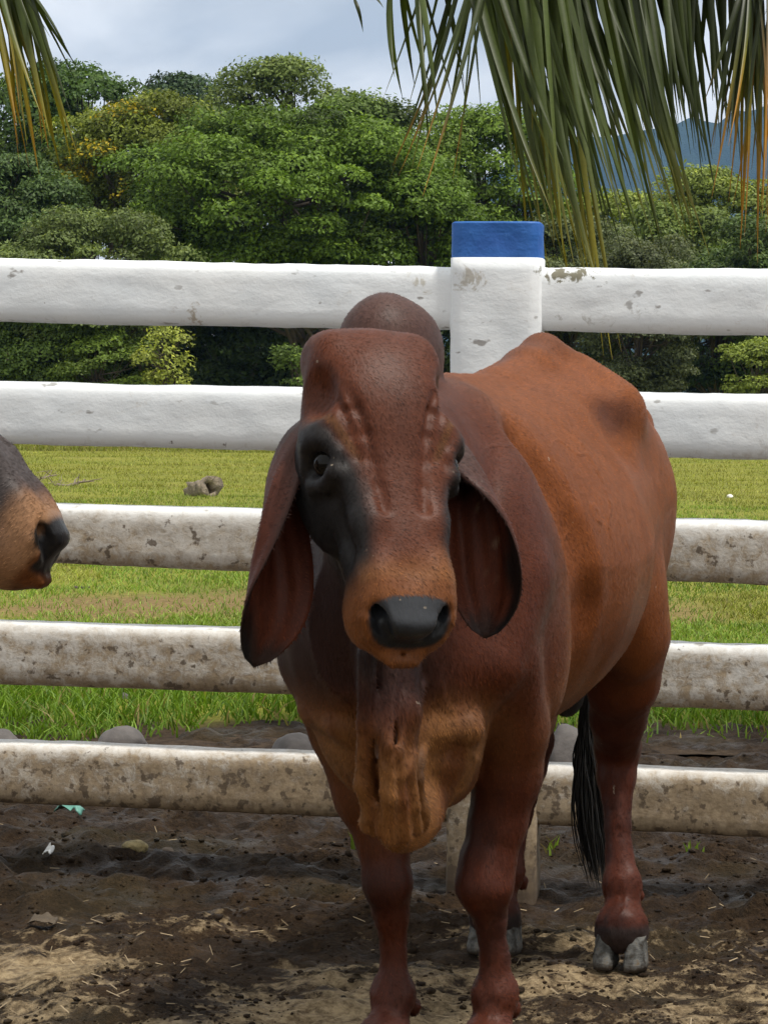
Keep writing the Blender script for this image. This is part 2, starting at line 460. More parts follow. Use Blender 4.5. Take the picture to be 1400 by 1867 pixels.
def build_bull():
    fd = Field(axis_grid((-1.42, .22, .0085), (.22, .74, .005)),
               axis_grid((-.36, -.08, .0085), (-.08, .30, .005), (.30, .38, .008)),
               axis_grid((.03, .70, .0085), (.70, 1.32, .005), (1.32, 1.46, .008)))
    body = table(BULL_BODY, -1.42, .42, width=.07)
    def fn(x, y, z):
        top, bot, hy = body(x)
        cz = (top+bot)/2; hz = np.maximum((top-bot)/2, .01); hy = np.maximum(hy, .01)
        zn = np.clip((z-cz)/hz, -1, 1)
        w = hy*(1 - .20*zn*(zn > 0) - .10*zn*zn)
        n = 2.25
        q = (np.abs(y/w)**n + np.abs((z-cz)/hz)**n)**(1/n)
        return np.maximum((q-1)*np.minimum(hy, hz)*.85, x-.345)
    fd.put(fn, (-1.4, -.32, .5), (.4, .32, 1.32), .05)
    fd.limb([(-.15, 0, 1.17, .035), (-.5, 0, 1.185, .03), (-.74, 0, 1.235, .03), (-.86, 0, 1.272, .028), (-.98, 0, 1.25, .03), (-1.22, 0, 1.20, .04)], .05)      # spine

    for s in (-1, 1):
        fd.ell((-.86, s*.168, 1.150), (.09, .03, .035), .10)                       # hook bone
        fd.limb([(-.85, s*.15, 1.165, .03), (-.90, s*.07, 1.225, .03)], .07)
        fd.ell((-.70, s*.250, 1.130), (.085, .045, .045), .08, cut=True)              # hollow of the flank
        fd.ell((-1.27, s*.10, 1.12), (.05, .04, .05), .05)                         # pin bone
        fd.ell((-1.04, s*.130, .90), (.20, .088, .25), .06)                        # thigh
        fd.ell((-.9, s*.185, .74), (.10, .07, .13), .06)                           # stifle
        q = .03
        fd.ell((.03, s*.140+q, .85), (.14, .075, .20), .06, rot=None)                # shoulder
        fd.limb([(-.09, s*.06, 1.15, .03), (-.02, s*.125+q*.5, 1.03, .035), (.06, s*.165+q, .88, .045), (.15, s*.150+q, .74, .055)], .05)   # shoulder blade
        fd.ell((-.08, s*.160+q, .72), (.09, .06, .12), .06)                           # triceps
        fd.limb([(-.10, s*.15, 1.10, .015), (-.15, s*.268, .94, .022), (-.19, s*.285, .80, .024), (-.20, s*.26, .66, .022)], .06, cut=True)   # crease behind the shoulder
    # hump, leaning to the animal's left
    fd.ell((.02, -.046, 1.25), (.105, .080, .105), .035)
    fd.ell((-.01, -.012, 1.255), (.095, .052, .07), .035)
    # neck
    fd.limb([(.02, .01, .98, .20), (.17, .03, 1.0, .175), (.30, .055, 1.04, .135), (.38, .075, 1.06, .11)], .06, flat=((0, 1.0, 0), 1.55))
    fd.ell((.25, .045, .86), (.14, .085, .17), .08)
    # chest
    fd.ell((.16, .030, .72), (.13, .145, .15), .07)
    fd.ell((.17, .045, .60), (.12, .125, .10), .06)
    fd.ell((.10, .06, .545), (.11, .08, .05), .05)
    # pectoral fold below the shoulder point
    fd.limb([(.225, -.10, .66, .020), (.292, -.02, .645, .022), (.285, .08, .640, .022), (.215, .165, .640, .026)], .022)
    fd.limb([(.255, -.10, .625, .010), (.315, -.03, .610, .012)], .02, cut=True)
    fd.limb([(.315, .115, .608, .012), (.25, .165, .600, .012), (.20, .20, .59, .008)], .02, cut=True)
    # dewlap: a hanging sheet with heavy pleats
    sheet = [((.42, .064, .86), (.27, .05, .80), .022), ((.39, .068, .72), (.23, .05, .68), .024), ((.35, .072, .60), (.19, .06, .58), .028), ((.31, .074, .515), (.18, .085, .55), .032), ((.30, .076, .480), (.23, .092, .50), .032)]
    for (a0, b0, r0), (a1, b1, r1) in zip(sheet[:-1], sheet[1:]):
        for f in np.linspace(0, 1, 5):
            p = np.array(a0)*(1-f)+np.array(b0)*f; q = np.array(a1)*(1-f)+np.array(b1)*f
            fd.cap(p, q, r0, r1, .03)
    pleat = [
        (LP(670, 1190, 4.045), LP(668, 1320, 4.055), LP(663, 1430, 4.08), LP(680, 1480, 4.10), .016, .017),
        (LP(703, 1190, 4.08), LP(697, 1340, 4.045), LP(697, 1440, 4.05), LP(695, 1520, 4.095), .008, .009),
        (LP(720, 1200, 4.085), LP(710, 1360, 4.035), LP(712, 1455, 4.05), LP(714, 1532, 4.095), .008, .010),
        (LP(744, 1210, 4.10), LP(728, 1370, 4.05), LP(732, 1460, 4.07), LP(740, 1528, 4.105), .008, .010),
        (LP(766, 1250, 4.16), LP(746, 1400, 4.075), LP(755, 1470, 4.095), LP(760, 1515, 4.125), .009, .010),
        (LP(785, 1290, 4.24), LP(762, 1420, 4.14), LP(770, 1475, 4.15), LP(770, 1500, 4.16), .009, .011)]
    fd.limb([(*LP(730, 1190, 4.13), .036), (*LP(730, 1300, 4.092), .030), (*LP(722, 1400, 4.085), .026), (*LP(722, 1480, 4.11), .024)], .02)
    for a, b, c, d, r0, r1 in pleat:
        fd.limb([(*a, r0), (*b, r0), (*c, r1), (*d, r1*1.15)], .009)
    for px, py, d, r in ((676, 1488, 4.11, .017), (672, 1506, 4.12, .014), (692, 1512, 4.12, .014), (712, 1528, 4.13, .012), (735, 1528, 4.15, .013), (664, 1498, 4.13, .011)):
        fd.ell(LP(px, py, d), (r, r, r*1.1), .008)
    # grooves between the pleats
    for pts in (((686, 1215, 4.045), (683, 1400, 4.035), (687, 1490, 4.07)),):
        fd.limb([(*LP(*p), .005) for p in pts], .005, cut=True)

    # fore legs
    fl = [(.10, -.095, .72, .09), (.03, -.085, .61, .082), (.03, -.06, .50, .063), (.03, -.036, .42, .051), (.035, -.025, .345, .047), (.022, -.024, .295, .037), (.012, -.023, .22, .029), (.018, -.020, .152, .041), (.045, -.020, .095, .036), (.058, -.020, .078, .048), (.062, -.020, .070, .050)]
    fr = [(.08, .165, .74, .085), (.0, .170, .62, .072), (-.02, .165, .54, .060), (-.02, .150, .45, .055), (-.01, .137, .385, .053), (0, .134, .345, .055), (-.018, .138, .295, .036), (-.03, .145, .22, .0275), (-.028, .147, .152, .040), (-.005, .147, .095, .036), (.008, .147, .078, .048), (.012, .147, .070, .050)]
    slim = lambda L: [(x, y, z, r*(1.04 if z < .09 else .84 if z < .33 else .90 if z < .5 else 1.0)) for x, y, z, r in L]
    for L in (fl, fr):
        fd.limb(slim(L), .014)
        kx, ky, kz = L[4 if L is fl else 5][:3]
        fd.ell((kx+.018, ky, kz+.008), (.028, .034, .042), .014)
        fx, fy, fz = L[-4][:3]
        for s in (-1, 1): fd.ell((fx-.045, fy+s*.022, fz-.03), (.016, .014, .018), .012)         # dew claws
        fd.limb([(kx-.03, ky, kz-.06, .013), (fx-.03, fy, fz+.02, .014)], .008)                  # tendon
        for s in (-1, 1): fd.ell((fx, fy+s*.015, fz), (.034, .024, .034), .015)
    # hind legs
    hr = [(-.93, .16, .70, .095), (-1.0, .142, .60, .075), (-1.08, .116, .515, .057), (-1.165, .094, .44, .051), (-1.155, .096, .38, .042), (-1.125, .108, .28, .0315), (-1.092, .127, .165, .043), (-1.068, .134, .11, .038), (-1.05, .137, .085, .050), (-1.048, .137, .072, .052)]
    hl = [(x-.05, -y-.013, z, r) for x, y, z, r in hr]
    for L in (hr, hl):
        fd.limb(slim(L), .016)
        hx, hy, hz = L[3][:3]
        fd.limb([(hx-.005, hy, hz+.01, .03), (hx-.04, hy*.95, hz+.06, .022), (hx+.0, hy, hz+.17, .02)], .02)      # point of hock
        fx, fy, fz = L[6][:3]
        fd.limb([(hx-.02, hy, hz-.06, .014), (fx-.03, fy, fz+.02, .015)], .008)
        for s in (-1, 1):
            fd.ell((fx-.045, fy+s*.024, fz-.03), (.018, .016, .02), .012)
            fd.ell((fx+.003, fy+s*.016, fz-.002), (.031, .022, .036), .02)
    # tail and sheath
    fd.limb([(-1.22, 0, 1.21, .045), (-1.32, 0, 1.15, .032), (-1.345, -.004, .95, .022), (-1.34, -.006, .72, .018), (-1.33, -.006, .55, .014), (-1.32, -.004, .42, .010)], .03)
    fd.ell((-.56, .06, .555), (.10, .045, .04), .04)
    fd.ell((-.80, .075, .60), (.055, .035, .055), .02)
    # head
    ya, pi_, ro_ = R(20), R(32), R(2.0)
    hN = np.array([math.sin(ya), -math.cos(ya), 0]); hU = np.array([math.cos(ya), math.sin(ya), 0]); Zv = np.array([0, 0, 1.0])
    t_ = -Zv*math.cos(pi_) + hN*math.sin(pi_); v_ = hN*math.cos(pi_) + Zv*math.sin(pi_)
    hU, t_ = hU*math.cos(ro_)+t_*math.sin(ro_), t_*math.cos(ro_)-hU*math.sin(ro_)
    ax = np.stack([BM @ hU, BM @ v_, BM @ t_])
    Hp = LP(669, 637, 4.07)
    W = cattle_head(fd, Hp, ax, HEAD_TAB)
    fd.limb([(*W(0, -.13, .18), .05), (*(W(.02, -.17, .28)), .03), (*LP(705, 1235, 4.12), .022)], .04)       # throat
    V, Q = fd.mesh(2)
    # uneven flesh: low swells everywhere, finer sinews and creases on legs and dewlap
    N = vert_normals(V, Q); p = V.astype(float)
    lowb = sstep(.66, .5, p[:, 2]); tt = ((p-Hp) @ ax.T)[:, 2]; hd = (p[:, 0] > .3)*sstep(.7, .8, p[:, 2])
    dsp = .0035*fbm(p*[7, 7, 5], 3, 71)*(1-.75*hd) + .0020*lowb*fbm(p*[34, 34, 11], 3, 72)
    crs = 1-np.abs(fbm(p*[26, 26, 60], 2, 73)); dsp -= .0022*sstep(.86, 1.0, crs)*lowb*sstep(.2, .1, np.abs(p[:, 2]-.17))
    vein = 1-np.abs(vnoise(p*[14, 14, 7]+.6*vnoise(p*5, 3)[:, None], 75)); dsp += .0022*sstep(.93, 1.0, vein)*(1-hd)*sstep(.0, .3, fbm(p*3, 2, 76))
    V = (V + N*dsp[:, None]).astype(np.float32)
    return V, Q, Hp, ax, W

def hide_colors(p, nrm, head):
    """coat colour by place on the animal, with shade painted in on throat and jaw; alpha = moist skin"""
    Hp, ax = head
    u, v, t = ((p-Hp) @ ax.T).T
    base = np.array([.112, .0245, .0052]); flank = np.array([.225, .064, .0105]); tan = np.array([.35, .155, .048])
    blk = np.array([.011, .0105, .0105]); dark = np.array([.045, .015, .011]); grey = np.array([.088, .048, .04])
    x, y, z = p.T
    n1 = fbm(p*4, 3, 3); n2 = fbm(p*14, 3, 9)
    c = np.tile(base, (len(p), 1))
    def lay(m, col): 
        m = np.clip(m, 0, 1)[:, None]; c[:] = c*(1-m) + np.asarray(col)*m
    lay(sstep(.1, -.15, x)*sstep(.62, .95, z+n1*.06)*.9, flank)
    lay(sstep(.12, .3, np.abs(y)+n1*.05)*sstep(.05, -.1, x)*.5, flank*1.08)
    lay(sstep(-.14, -.02, x+n1*.03)*sstep(.5, .6, z)*.7, np.array([.078, .0170, .0045]))
    # paler belly line, chest and brisket
    lay(sstep(.78, .62, z+n1*.03)*sstep(.55, .2, np.abs(x+.4))*.45, tan*.75)
    ch = sstep(.02, .16, x)*sstep(.76, .60, z+n1*.05)*sstep(.36, .42, z)*sstep(.21, .14, np.abs(y-.03))*(t < .7)
    stk = fbm(p*[22, 22, 4], 3, 15)
    lay(ch*.8, tan*.72)
    lay(ch*sstep(-.1, .7, stk)*.6, base*.9)
    lay(ch*sstep(.3, .9, fbm(p*[10, 10, 6], 3, 16))*.5, tan*.95)
    lay(sstep(.06, .18, x)*sstep(.66, .76, z+n1*.03)*sstep(1.12, .95, z)*(1-sstep(.12, .2, y+n1*.03))*.9, dark*.55)  # shade on neck and throat beside the face, painted into the coat
    # legs: dark red, near black behind the knees
    leg = sstep(.60, .5, z)*(1-ch)
    lay(leg*.9, np.array([.072, .0150, .0055]))
    lay(leg*sstep(.05, .6, fbm(p*[16, 16, 7], 3, 17))*.55, dark*.8)
    lay(sstep(.07, .0, np.abs(z-.335))*sstep(-.4, .0, x)*sstep(.1, -.06, y)*.65, dark*.45)
    lay(sstep(.5, .43, z)*sstep(.05, .15, z)*sstep(.0, .5, n1)*.35, dark)
    lay(sstep(.3, .2, z)*sstep(-.3, .3, n1)*.4, np.array([.15, .047, .03]))
    lay(sstep(.098, .084, z+n2*.004)*sstep(-.5, -.6, x)*.8, blk*2)
    # hump, withers and neck crest are darker and greyer
    lay(sstep(1.14, 1.26, z+n1*.03)*sstep(-.2, -.06, x)*sstep(.28, .18, x)*.85, grey)
    lay(sstep(.06, .02, np.abs(y-.03+.3*(x+.9)))*sstep(1.18, 1.24, z)*sstep(-.45, -.6, x)*.35, grey*.7)
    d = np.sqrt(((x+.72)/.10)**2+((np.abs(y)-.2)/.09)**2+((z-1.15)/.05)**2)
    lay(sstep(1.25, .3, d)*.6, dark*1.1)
    # sheath, tail
    lay(sstep(.09, .06, np.sqrt((x+.80)**2+(y-.075)**2+(z-.59)**2)), blk)
    lay(sstep(.85, .6, z)*sstep(-1.26, -1.30, x)*sstep(.06, .04, np.abs(y)), blk)
    # the head
    hd = sstep(-.07, -.02, t)*sstep(-.26, -.22, v)*sstep(.66, .6, t)*sstep(.2, .16, np.abs(u))*(x > .25)
    lay(hd*.9, np.array([.104, .0265, .0085]))
    lay(hd*sstep(.055, .0, np.abs(u-.01+n2*.01))*sstep(.02, .06, v)*sstep(.0, .04, t)*sstep(.40, .1, t)*.8, np.array([.105, .036, .020]))
    lay(hd*sstep(.33, .43, t)*.7, np.array([.165, .046, .016]))
    # black round the eyes and down the cheeks; jaw darkened with painted shade
    # black edge line runs from the inner corner of the eye down to the muzzle
    edge = np.interp(t, [.10, .15, .19, .23, .27, .32, .40, .46], [.130, .106, .084, .066, .055, .050, .050, .054])
    side = sstep(-.014, .016, np.abs(u)+.20*np.clip(.03-v, 0, .1)+n2*.008-edge-.012*(u > 0))
    eyez = sstep(.125, .16, t)*sstep(.455, .39, t)
    lay(hd*side*eyez*.97, blk*1.15)
    lay(hd*sstep(.02, -.05, v)*sstep(.08, .15, t)*sstep(.50, .43, t+.8*np.clip(v+.06, 0, .1))*.95, blk*1.3)  # jaw blackened to carry the shade under the head
    lay(hd*sstep(-.12, -.15, v)*.9, blk*1.6)
    # tan rim over the eye
    rim = np.abs(np.abs(u)-edge+.008+n2*.003)
    lay(hd*sstep(.011, .002, rim)*sstep(.12, .16, t)*sstep(.24, .20, t)*.65, tan*.42)
    # pale muzzle, black nose
    mz = sstep(.365, .440, t+n2*.014)*hd*sstep(-.15, -.13, v)*sstep(.12, .1, np.abs(u))
    lay(hd*sstep(-.13, -.15, v)*sstep(.2, .3, t)*.8, dark*.5)
    lay(mz*.9, np.array([.205, .072, .020]))
    lay(mz*sstep(.425, .41, t)*sstep(.0, .02, v)*.6, np.array([.29, .125, .04]))
    lay(mz*sstep(-.072, -.095, v)*.6, tan*.35)
    along = (v+.013)*.71-(t-.466)*.704                    # up the nose pad
    pad = (np.abs(u/(.064-.25*np.clip(-along, 0, .05)))**2.8 + np.abs(along/.044)**2.8)
    padm = sstep(1.15, .85, pad+n2*.05)*sstep(.42, .433, t)
    lay(padm, np.array([.016, .017, .019]))
    lay(padm*sstep(-.022, .012, along-.25*np.abs(u))*.9, np.array([.055, .060, .068]))  # grey sheen on the upper pad, painted in
    wet = padm*.9
    return np.c_[c*.80, np.clip(wet, 0, 1)]

def vert_normals(V, Q):
    n = np.cross(V[Q[:, 2]]-V[Q[:, 0]], V[Q[:, 3]]-V[Q[:, 1]]); out = np.zeros_like(V)
    for j in range(4):
        for d in range(3): out[:, d] += np.bincount(Q[:, j], n[:, d], len(V))
    return out/np.maximum(np.linalg.norm(out, axis=1), 1e-9)[:, None]

def ear_colors(inner, s, th, flip, seed):
    red = np.array([.095, .025, .012]); greyb = np.array([.050, .026, .021]); blk = np.array([.011, .0105, .0105])
    c = np.tile(red, (len(s), 1))
    q = np.c_[s*6, th*2.5, np.full(len(s), seed)]
    n = fbm(q, 3, 5)
    out = 1-inner
    def lay(m, col):
        m = np.clip(m, 0, 1)[:, None]; c[:] = c*(1-m)+np.asarray(col)*m
    lay(out*sstep(.5, .1, s+n*.12), greyb)
    st = .5+.5*np.sin(th*16+n*3)
    lay(inner*st*sstep(.2, .4, s)*.35, red*1.7)
    lay(inner*sstep(.52, .18, s+n*.06-.10*th*flip), blk*1.5)  # shade inside the base of the cup, painted as black
    e1 = th*flip
    lay(inner*sstep(.40, .80, e1+n*.25)*.92, blk)
    lay(sstep(.84, .96, s+n*.05)*.8, blk*1.6)
    lay(out*sstep(.86, .97, np.abs(th))*.6, blk*2)
    fl = vnoise(np.c_[s*26, th*7, np.full(len(s), seed+.5)], 4)
    lay(inner*sstep(.60, .72, fl)*sstep(.25, .1, np.abs(s-.55))*sstep(.6, .3, np.abs(th))*.7*(flip < 0), np.array([.27, .18, .12]))
    return np.c_[c, np.zeros(len(s))]

def claw_mesh(side):
    """one half of a cloven hoof, toe pointing along +x, base at z = 0"""
    nu, nz = 20, 9
    V = []; 
    for j in range(nz):
        f = j/(nz-1); z = .068*f
        for i in range(nu):
            a = 2*math.pi*i/nu; ca, sa = math.cos(a), math.sin(a)
            rx = .064-.022*f; ry = .030-.006*f
            x = (abs(ca)**.8)*math.copysign(1, ca)*rx*(1.0 if ca > 0 else .72) - .012*f
            y = (abs(sa)**.75)*math.copysign(1, sa)*ry
            if y*side < 0: y *= .72
            rid = .0012*math.sin(f*26+ca*2)
            curl = -side*.010*max(0, ca)**2*(1-f)
            k = .90 if j == 0 else 1.0
            V.append((x*k+rid*ca, y*k+curl+rid*sa, z))
    Q = []
    for j in range(nz-1):
        for i in range(nu):
            a = j*nu+i; b = j*nu+(i+1) % nu; Q.append((a, b, b+nu, a+nu))
    n0 = len(V); V.append((0, 0, 0)); V.append((-.012, 0, .074))
    for i in range(0, nu):
        b = (i+1) % nu
        Q.append((b, i, n0, n0)); Q.append(((nz-1)*nu+i, (nz-1)*nu+b, n0+1, n0+1))
    me = bpy.data.meshes.new('hoof')
    me.from_pydata(V, [], [tuple(dict.fromkeys(q)) for q in Q]); 
    for pl in me.polygons: pl.use_smooth = True
    me.materials.append(MAT_HOOF); return me

def strand_mesh(strands, mat, width=.0016, name='hair'):
    """hair strands as thin three-sided tubes; strands = list of (n,3) arrays"""
    VV, FF = [], []; off = 0
    for pts in strands:
        pts = np.asarray(pts); n = len(pts)
        T = np.gradient(pts, axis=0); T /= np.linalg.norm(T, axis=1)[:, None]+1e-9
        a = np.cross(T, [0.3, 1, .1]); a /= np.linalg.norm(a, axis=1)[:, None]+1e-9; b = np.cross(T, a)
        r = width*(1-np.linspace(0, 1, n)**2*.85)[:, None]
        ring = np.stack([pts + r*(a*math.cos(w)+b*math.sin(w)) for w in (0, 2.094, 4.189)], 1)
        VV.append(ring.reshape(-1, 3))
        i = np.arange(n-1)[:, None]*3 + off
        for k in range(3):
            k2 = (k+1) % 3
            FF.append(np.concatenate([i+k, i+k2, i+3+k2, i+3+k], 1))
        off += 3*n
    return mesh_np(name, np.concatenate(VV), np.concatenate(FF), mat, True)

MAT_COAT = None
def coat_material():
    t = NT('coat_hair'); c = t.attr('hide'); t.done(c, .48); t.b.inputs['Specular IOR Level'].default_value = .2; return t.m
def coat_hair(root, me, n, seed, xmin=-9.0):
    """short coat: fine hairs lying along the body, coloured like the skin below them"""
    global MAT_COAT
    MAT_COAT = MAT_COAT or coat_material()
    rg = np.random.default_rng(seed)
    nv = len(me.vertices); V = np.empty(nv*3, np.float32); me.vertices.foreach_get('co', V); V = V.reshape(-1, 3)
    NN = np.empty(nv*3, np.float32); me.vertices.foreach_get('normal', NN); NN = NN.reshape(-1, 3)
    cl = np.empty(nv*4, np.float32); me.color_attributes['hide'].data.foreach_get('color', cl); cl = cl.reshape(-1, 4)
    Q = np.empty(len(me.polygons)*4, np.int32); me.polygons.foreach_get('vertices', Q); Q = Q.reshape(-1, 4)
    ar = .5*np.linalg.norm(np.cross(V[Q[:, 2]]-V[Q[:, 0]], V[Q[:, 3]]-V[Q[:, 1]]), axis=1)
    ar[V[Q[:, 0], 0] < xmin] *= .08
    f = rg.choice(len(Q), n, p=ar/ar.sum()); a, b = rg.random(n)[:, None], rg.random(n)[:, None]
    q = Q[f]; mixv = lambda A: (A[q[:, 0]]*(1-a)+A[q[:, 1]]*a)*(1-b)+(A[q[:, 3]]*(1-a)+A[q[:, 2]]*a)*b
    p, nr, c = mixv(V), mixv(NN), mixv(cl)
    ok = c[:, 3] < .3; p, nr, c = p[ok], nr[ok], c[ok]; n = len(p)
    nr /= np.linalg.norm(nr, axis=1)[:, None]
    flow = np.array([-.75, 0, -.75]) + .5*np.stack([fbm(p*5+k*9, 2, 80+k) for k in range(3)], 1) + rg.normal(0, .16, (n, 3))
    flow = flow - nr*(flow*nr).sum(1)[:, None]; flow /= np.linalg.norm(flow, axis=1)[:, None]+1e-6
    ln = rg.uniform(.0048, .0098, n)[:, None]*np.where((p[:, 0] > .1) & (p[:, 2] < .75), 1.3, 1.0)[:, None]; wd_ = rg.uniform(.0005, .0010, n)[:, None]
    sd = np.cross(flow, nr)
    tip = p + flow*ln + nr*ln*rg.uniform(.06, .24, n)[:, None]
    T = np.stack([p-sd*wd_-nr*.0004, p+sd*wd_-nr*.0004, tip], 1).reshape(-1, 3)
    hm = mesh_np('coat', T, np.arange(3*n).reshape(n, 3), MAT_COAT)
    # shade each hair with the skin's normal so that the coat keeps the body's form
    tone = np.clip(np.exp(rg.normal(-.04, .34, n)+.25*fbm(p*[60, 60, 25], 2, 90)), .35, 1.75)[:, None]
    add_color(hm, 'hide', np.repeat(np.c_[c[:, :3]*tone, np.zeros(n)], 3, 0))
    hm.normals_split_custom_set_from_vertices(np.repeat(nr, 3, 0).tolist())
    return obj('coat', hm, root)

def make_bull():
    V, Q, Hp, ax, W = build_bull()
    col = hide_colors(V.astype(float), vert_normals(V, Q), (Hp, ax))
    parts = [(V, Q, col)]
    # image-left ear, then image-right ear
    eL = ear_mesh([LP(572, 755, 4.14), LP(525, 785, 4.09), LP(490, 870, 4.05), LP(480, 960, 4.045), LP(483, 1050, 4.045), LP(484, 1130, 4.04), LP(463, 1216, 4.05)],
                  [.048, .074, .088, .090, .085, .072, .05], [1.7, 1.6, 1.45, 1.3, 1.05, .85, .6],
                  [BM @ np.array(q) for q in ((.5, -.1, -.85), (.75, -.0, -.65), (.97, -.05, -.25), (.95, -.25, -.05), (.8, -.6, 0), (.55, -.83, 0), (.45, -.9, 0))], wav=.003)
    eR = ear_mesh([LP(815, 790, 4.17), LP(852, 818, 4.12), LP(880, 885, 4.10), LP(890, 955, 4.10), LP(893, 1030, 4.10), LP(893, 1100, 4.10), LP(884, 1164, 4.09)],
                  [.036, .056, .078, .088, .086, .070, .05], [1.7, 1.65, 1.55, 1.45, 1.3, 1.1, .7],
                  [BM @ np.array(q) for q in ((-.1, -.15, -.95), (-.2, -.2, -.95), (-.45, -.4, -.8), (-.45, -.8, -.3), (-.36, -.92, 0), (-.28, -.95, .05), (-.25, -.96, .1))], wav=.0035)
    for k, (ev, eq, inn, s, th) in enumerate((eL, eR)):
        parts.append((ev, eq, ear_colors(inn, s, th, 1 if k == 0 else -1, k*3.7)))
    off = 0; Vs, Qs, Cs = [], [], []
    for v, q, c in parts:
        Vs.append(v); Qs.append(np.asarray(q)+off); Cs.append(c); off += len(v)
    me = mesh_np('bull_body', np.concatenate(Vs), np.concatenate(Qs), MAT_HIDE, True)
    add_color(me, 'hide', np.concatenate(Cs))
    root = empty('bull', BO); 
    root.rotation_euler = (0, 0, math.atan2(BF[1], BF[0]))
    obj('body', me, root)
    # eyes
    import bmesh
    bm = bmesh.new(); bmesh.ops.create_uvsphere(bm, u_segments=24, v_segments=16, radius=.0245); em = bpy.data.meshes.new('eye'); bm.to_mesh(em); bm.free()
    for p in em.polygons: p.use_smooth = True
    em.materials.append(MAT_EYE)
    for s in (-1, 1):
        o = obj('eye', em, root); o.location = W(s*.0900, .002, .210)
    # hooves: two claws to a foot
    cl = {1: claw_mesh(1), -1: claw_mesh(-1)}
    for (fx, fy, a) in ((.072, -.020, -.02), (.02, .147, -.05), (-1.04, .138, .08), (-1.10, -.15, .0)):
        for s in (-1, 1):
            o = obj('hoof', cl[s], root); o.location = (fx, fy+s*.0285, 0); o.rotation_euler = (0, 0, a+s*.08)
    # tail switch
    rg = random.Random(4); st = []
    for i in range(1500):
        z0 = rg.uniform(.44, .70); a = rg.uniform(0, 6.28); r = .014*math.sqrt(rg.random()); ln = rg.uniform(.16, .42)
        z1 = max(.10+rg.random()*.07, z0-ln); k = rg.uniform(.4, 1.5); ph = rg.uniform(0, 6.28)
        f = np.linspace(0, 1, 9)
        bulge = np.sin(f*2.6)*.024*k*(.4+.6*sstep(.62, .42, z0))
        x = -1.33 + np.cos(a)*(r+bulge) + .006*np.sin(f*7+ph)*f
        y = -.006 + np.sin(a)*(r+bulge*.9) + .006*np.cos(f*6+ph)*f + .030*f*f
        st.append(np.c_[x, y, z0+(z1-z0)*f])
    obj('tail_switch', strand_mesh(st, MAT_HAIR, .0027, 'tail_switch'), root)
    coat_hair(root, me, 400000, 3)
    tag(root, 'large red-brown humped bull with long drooping ears standing before the white fence', 'bull')
    return root
BULL = make_bull()
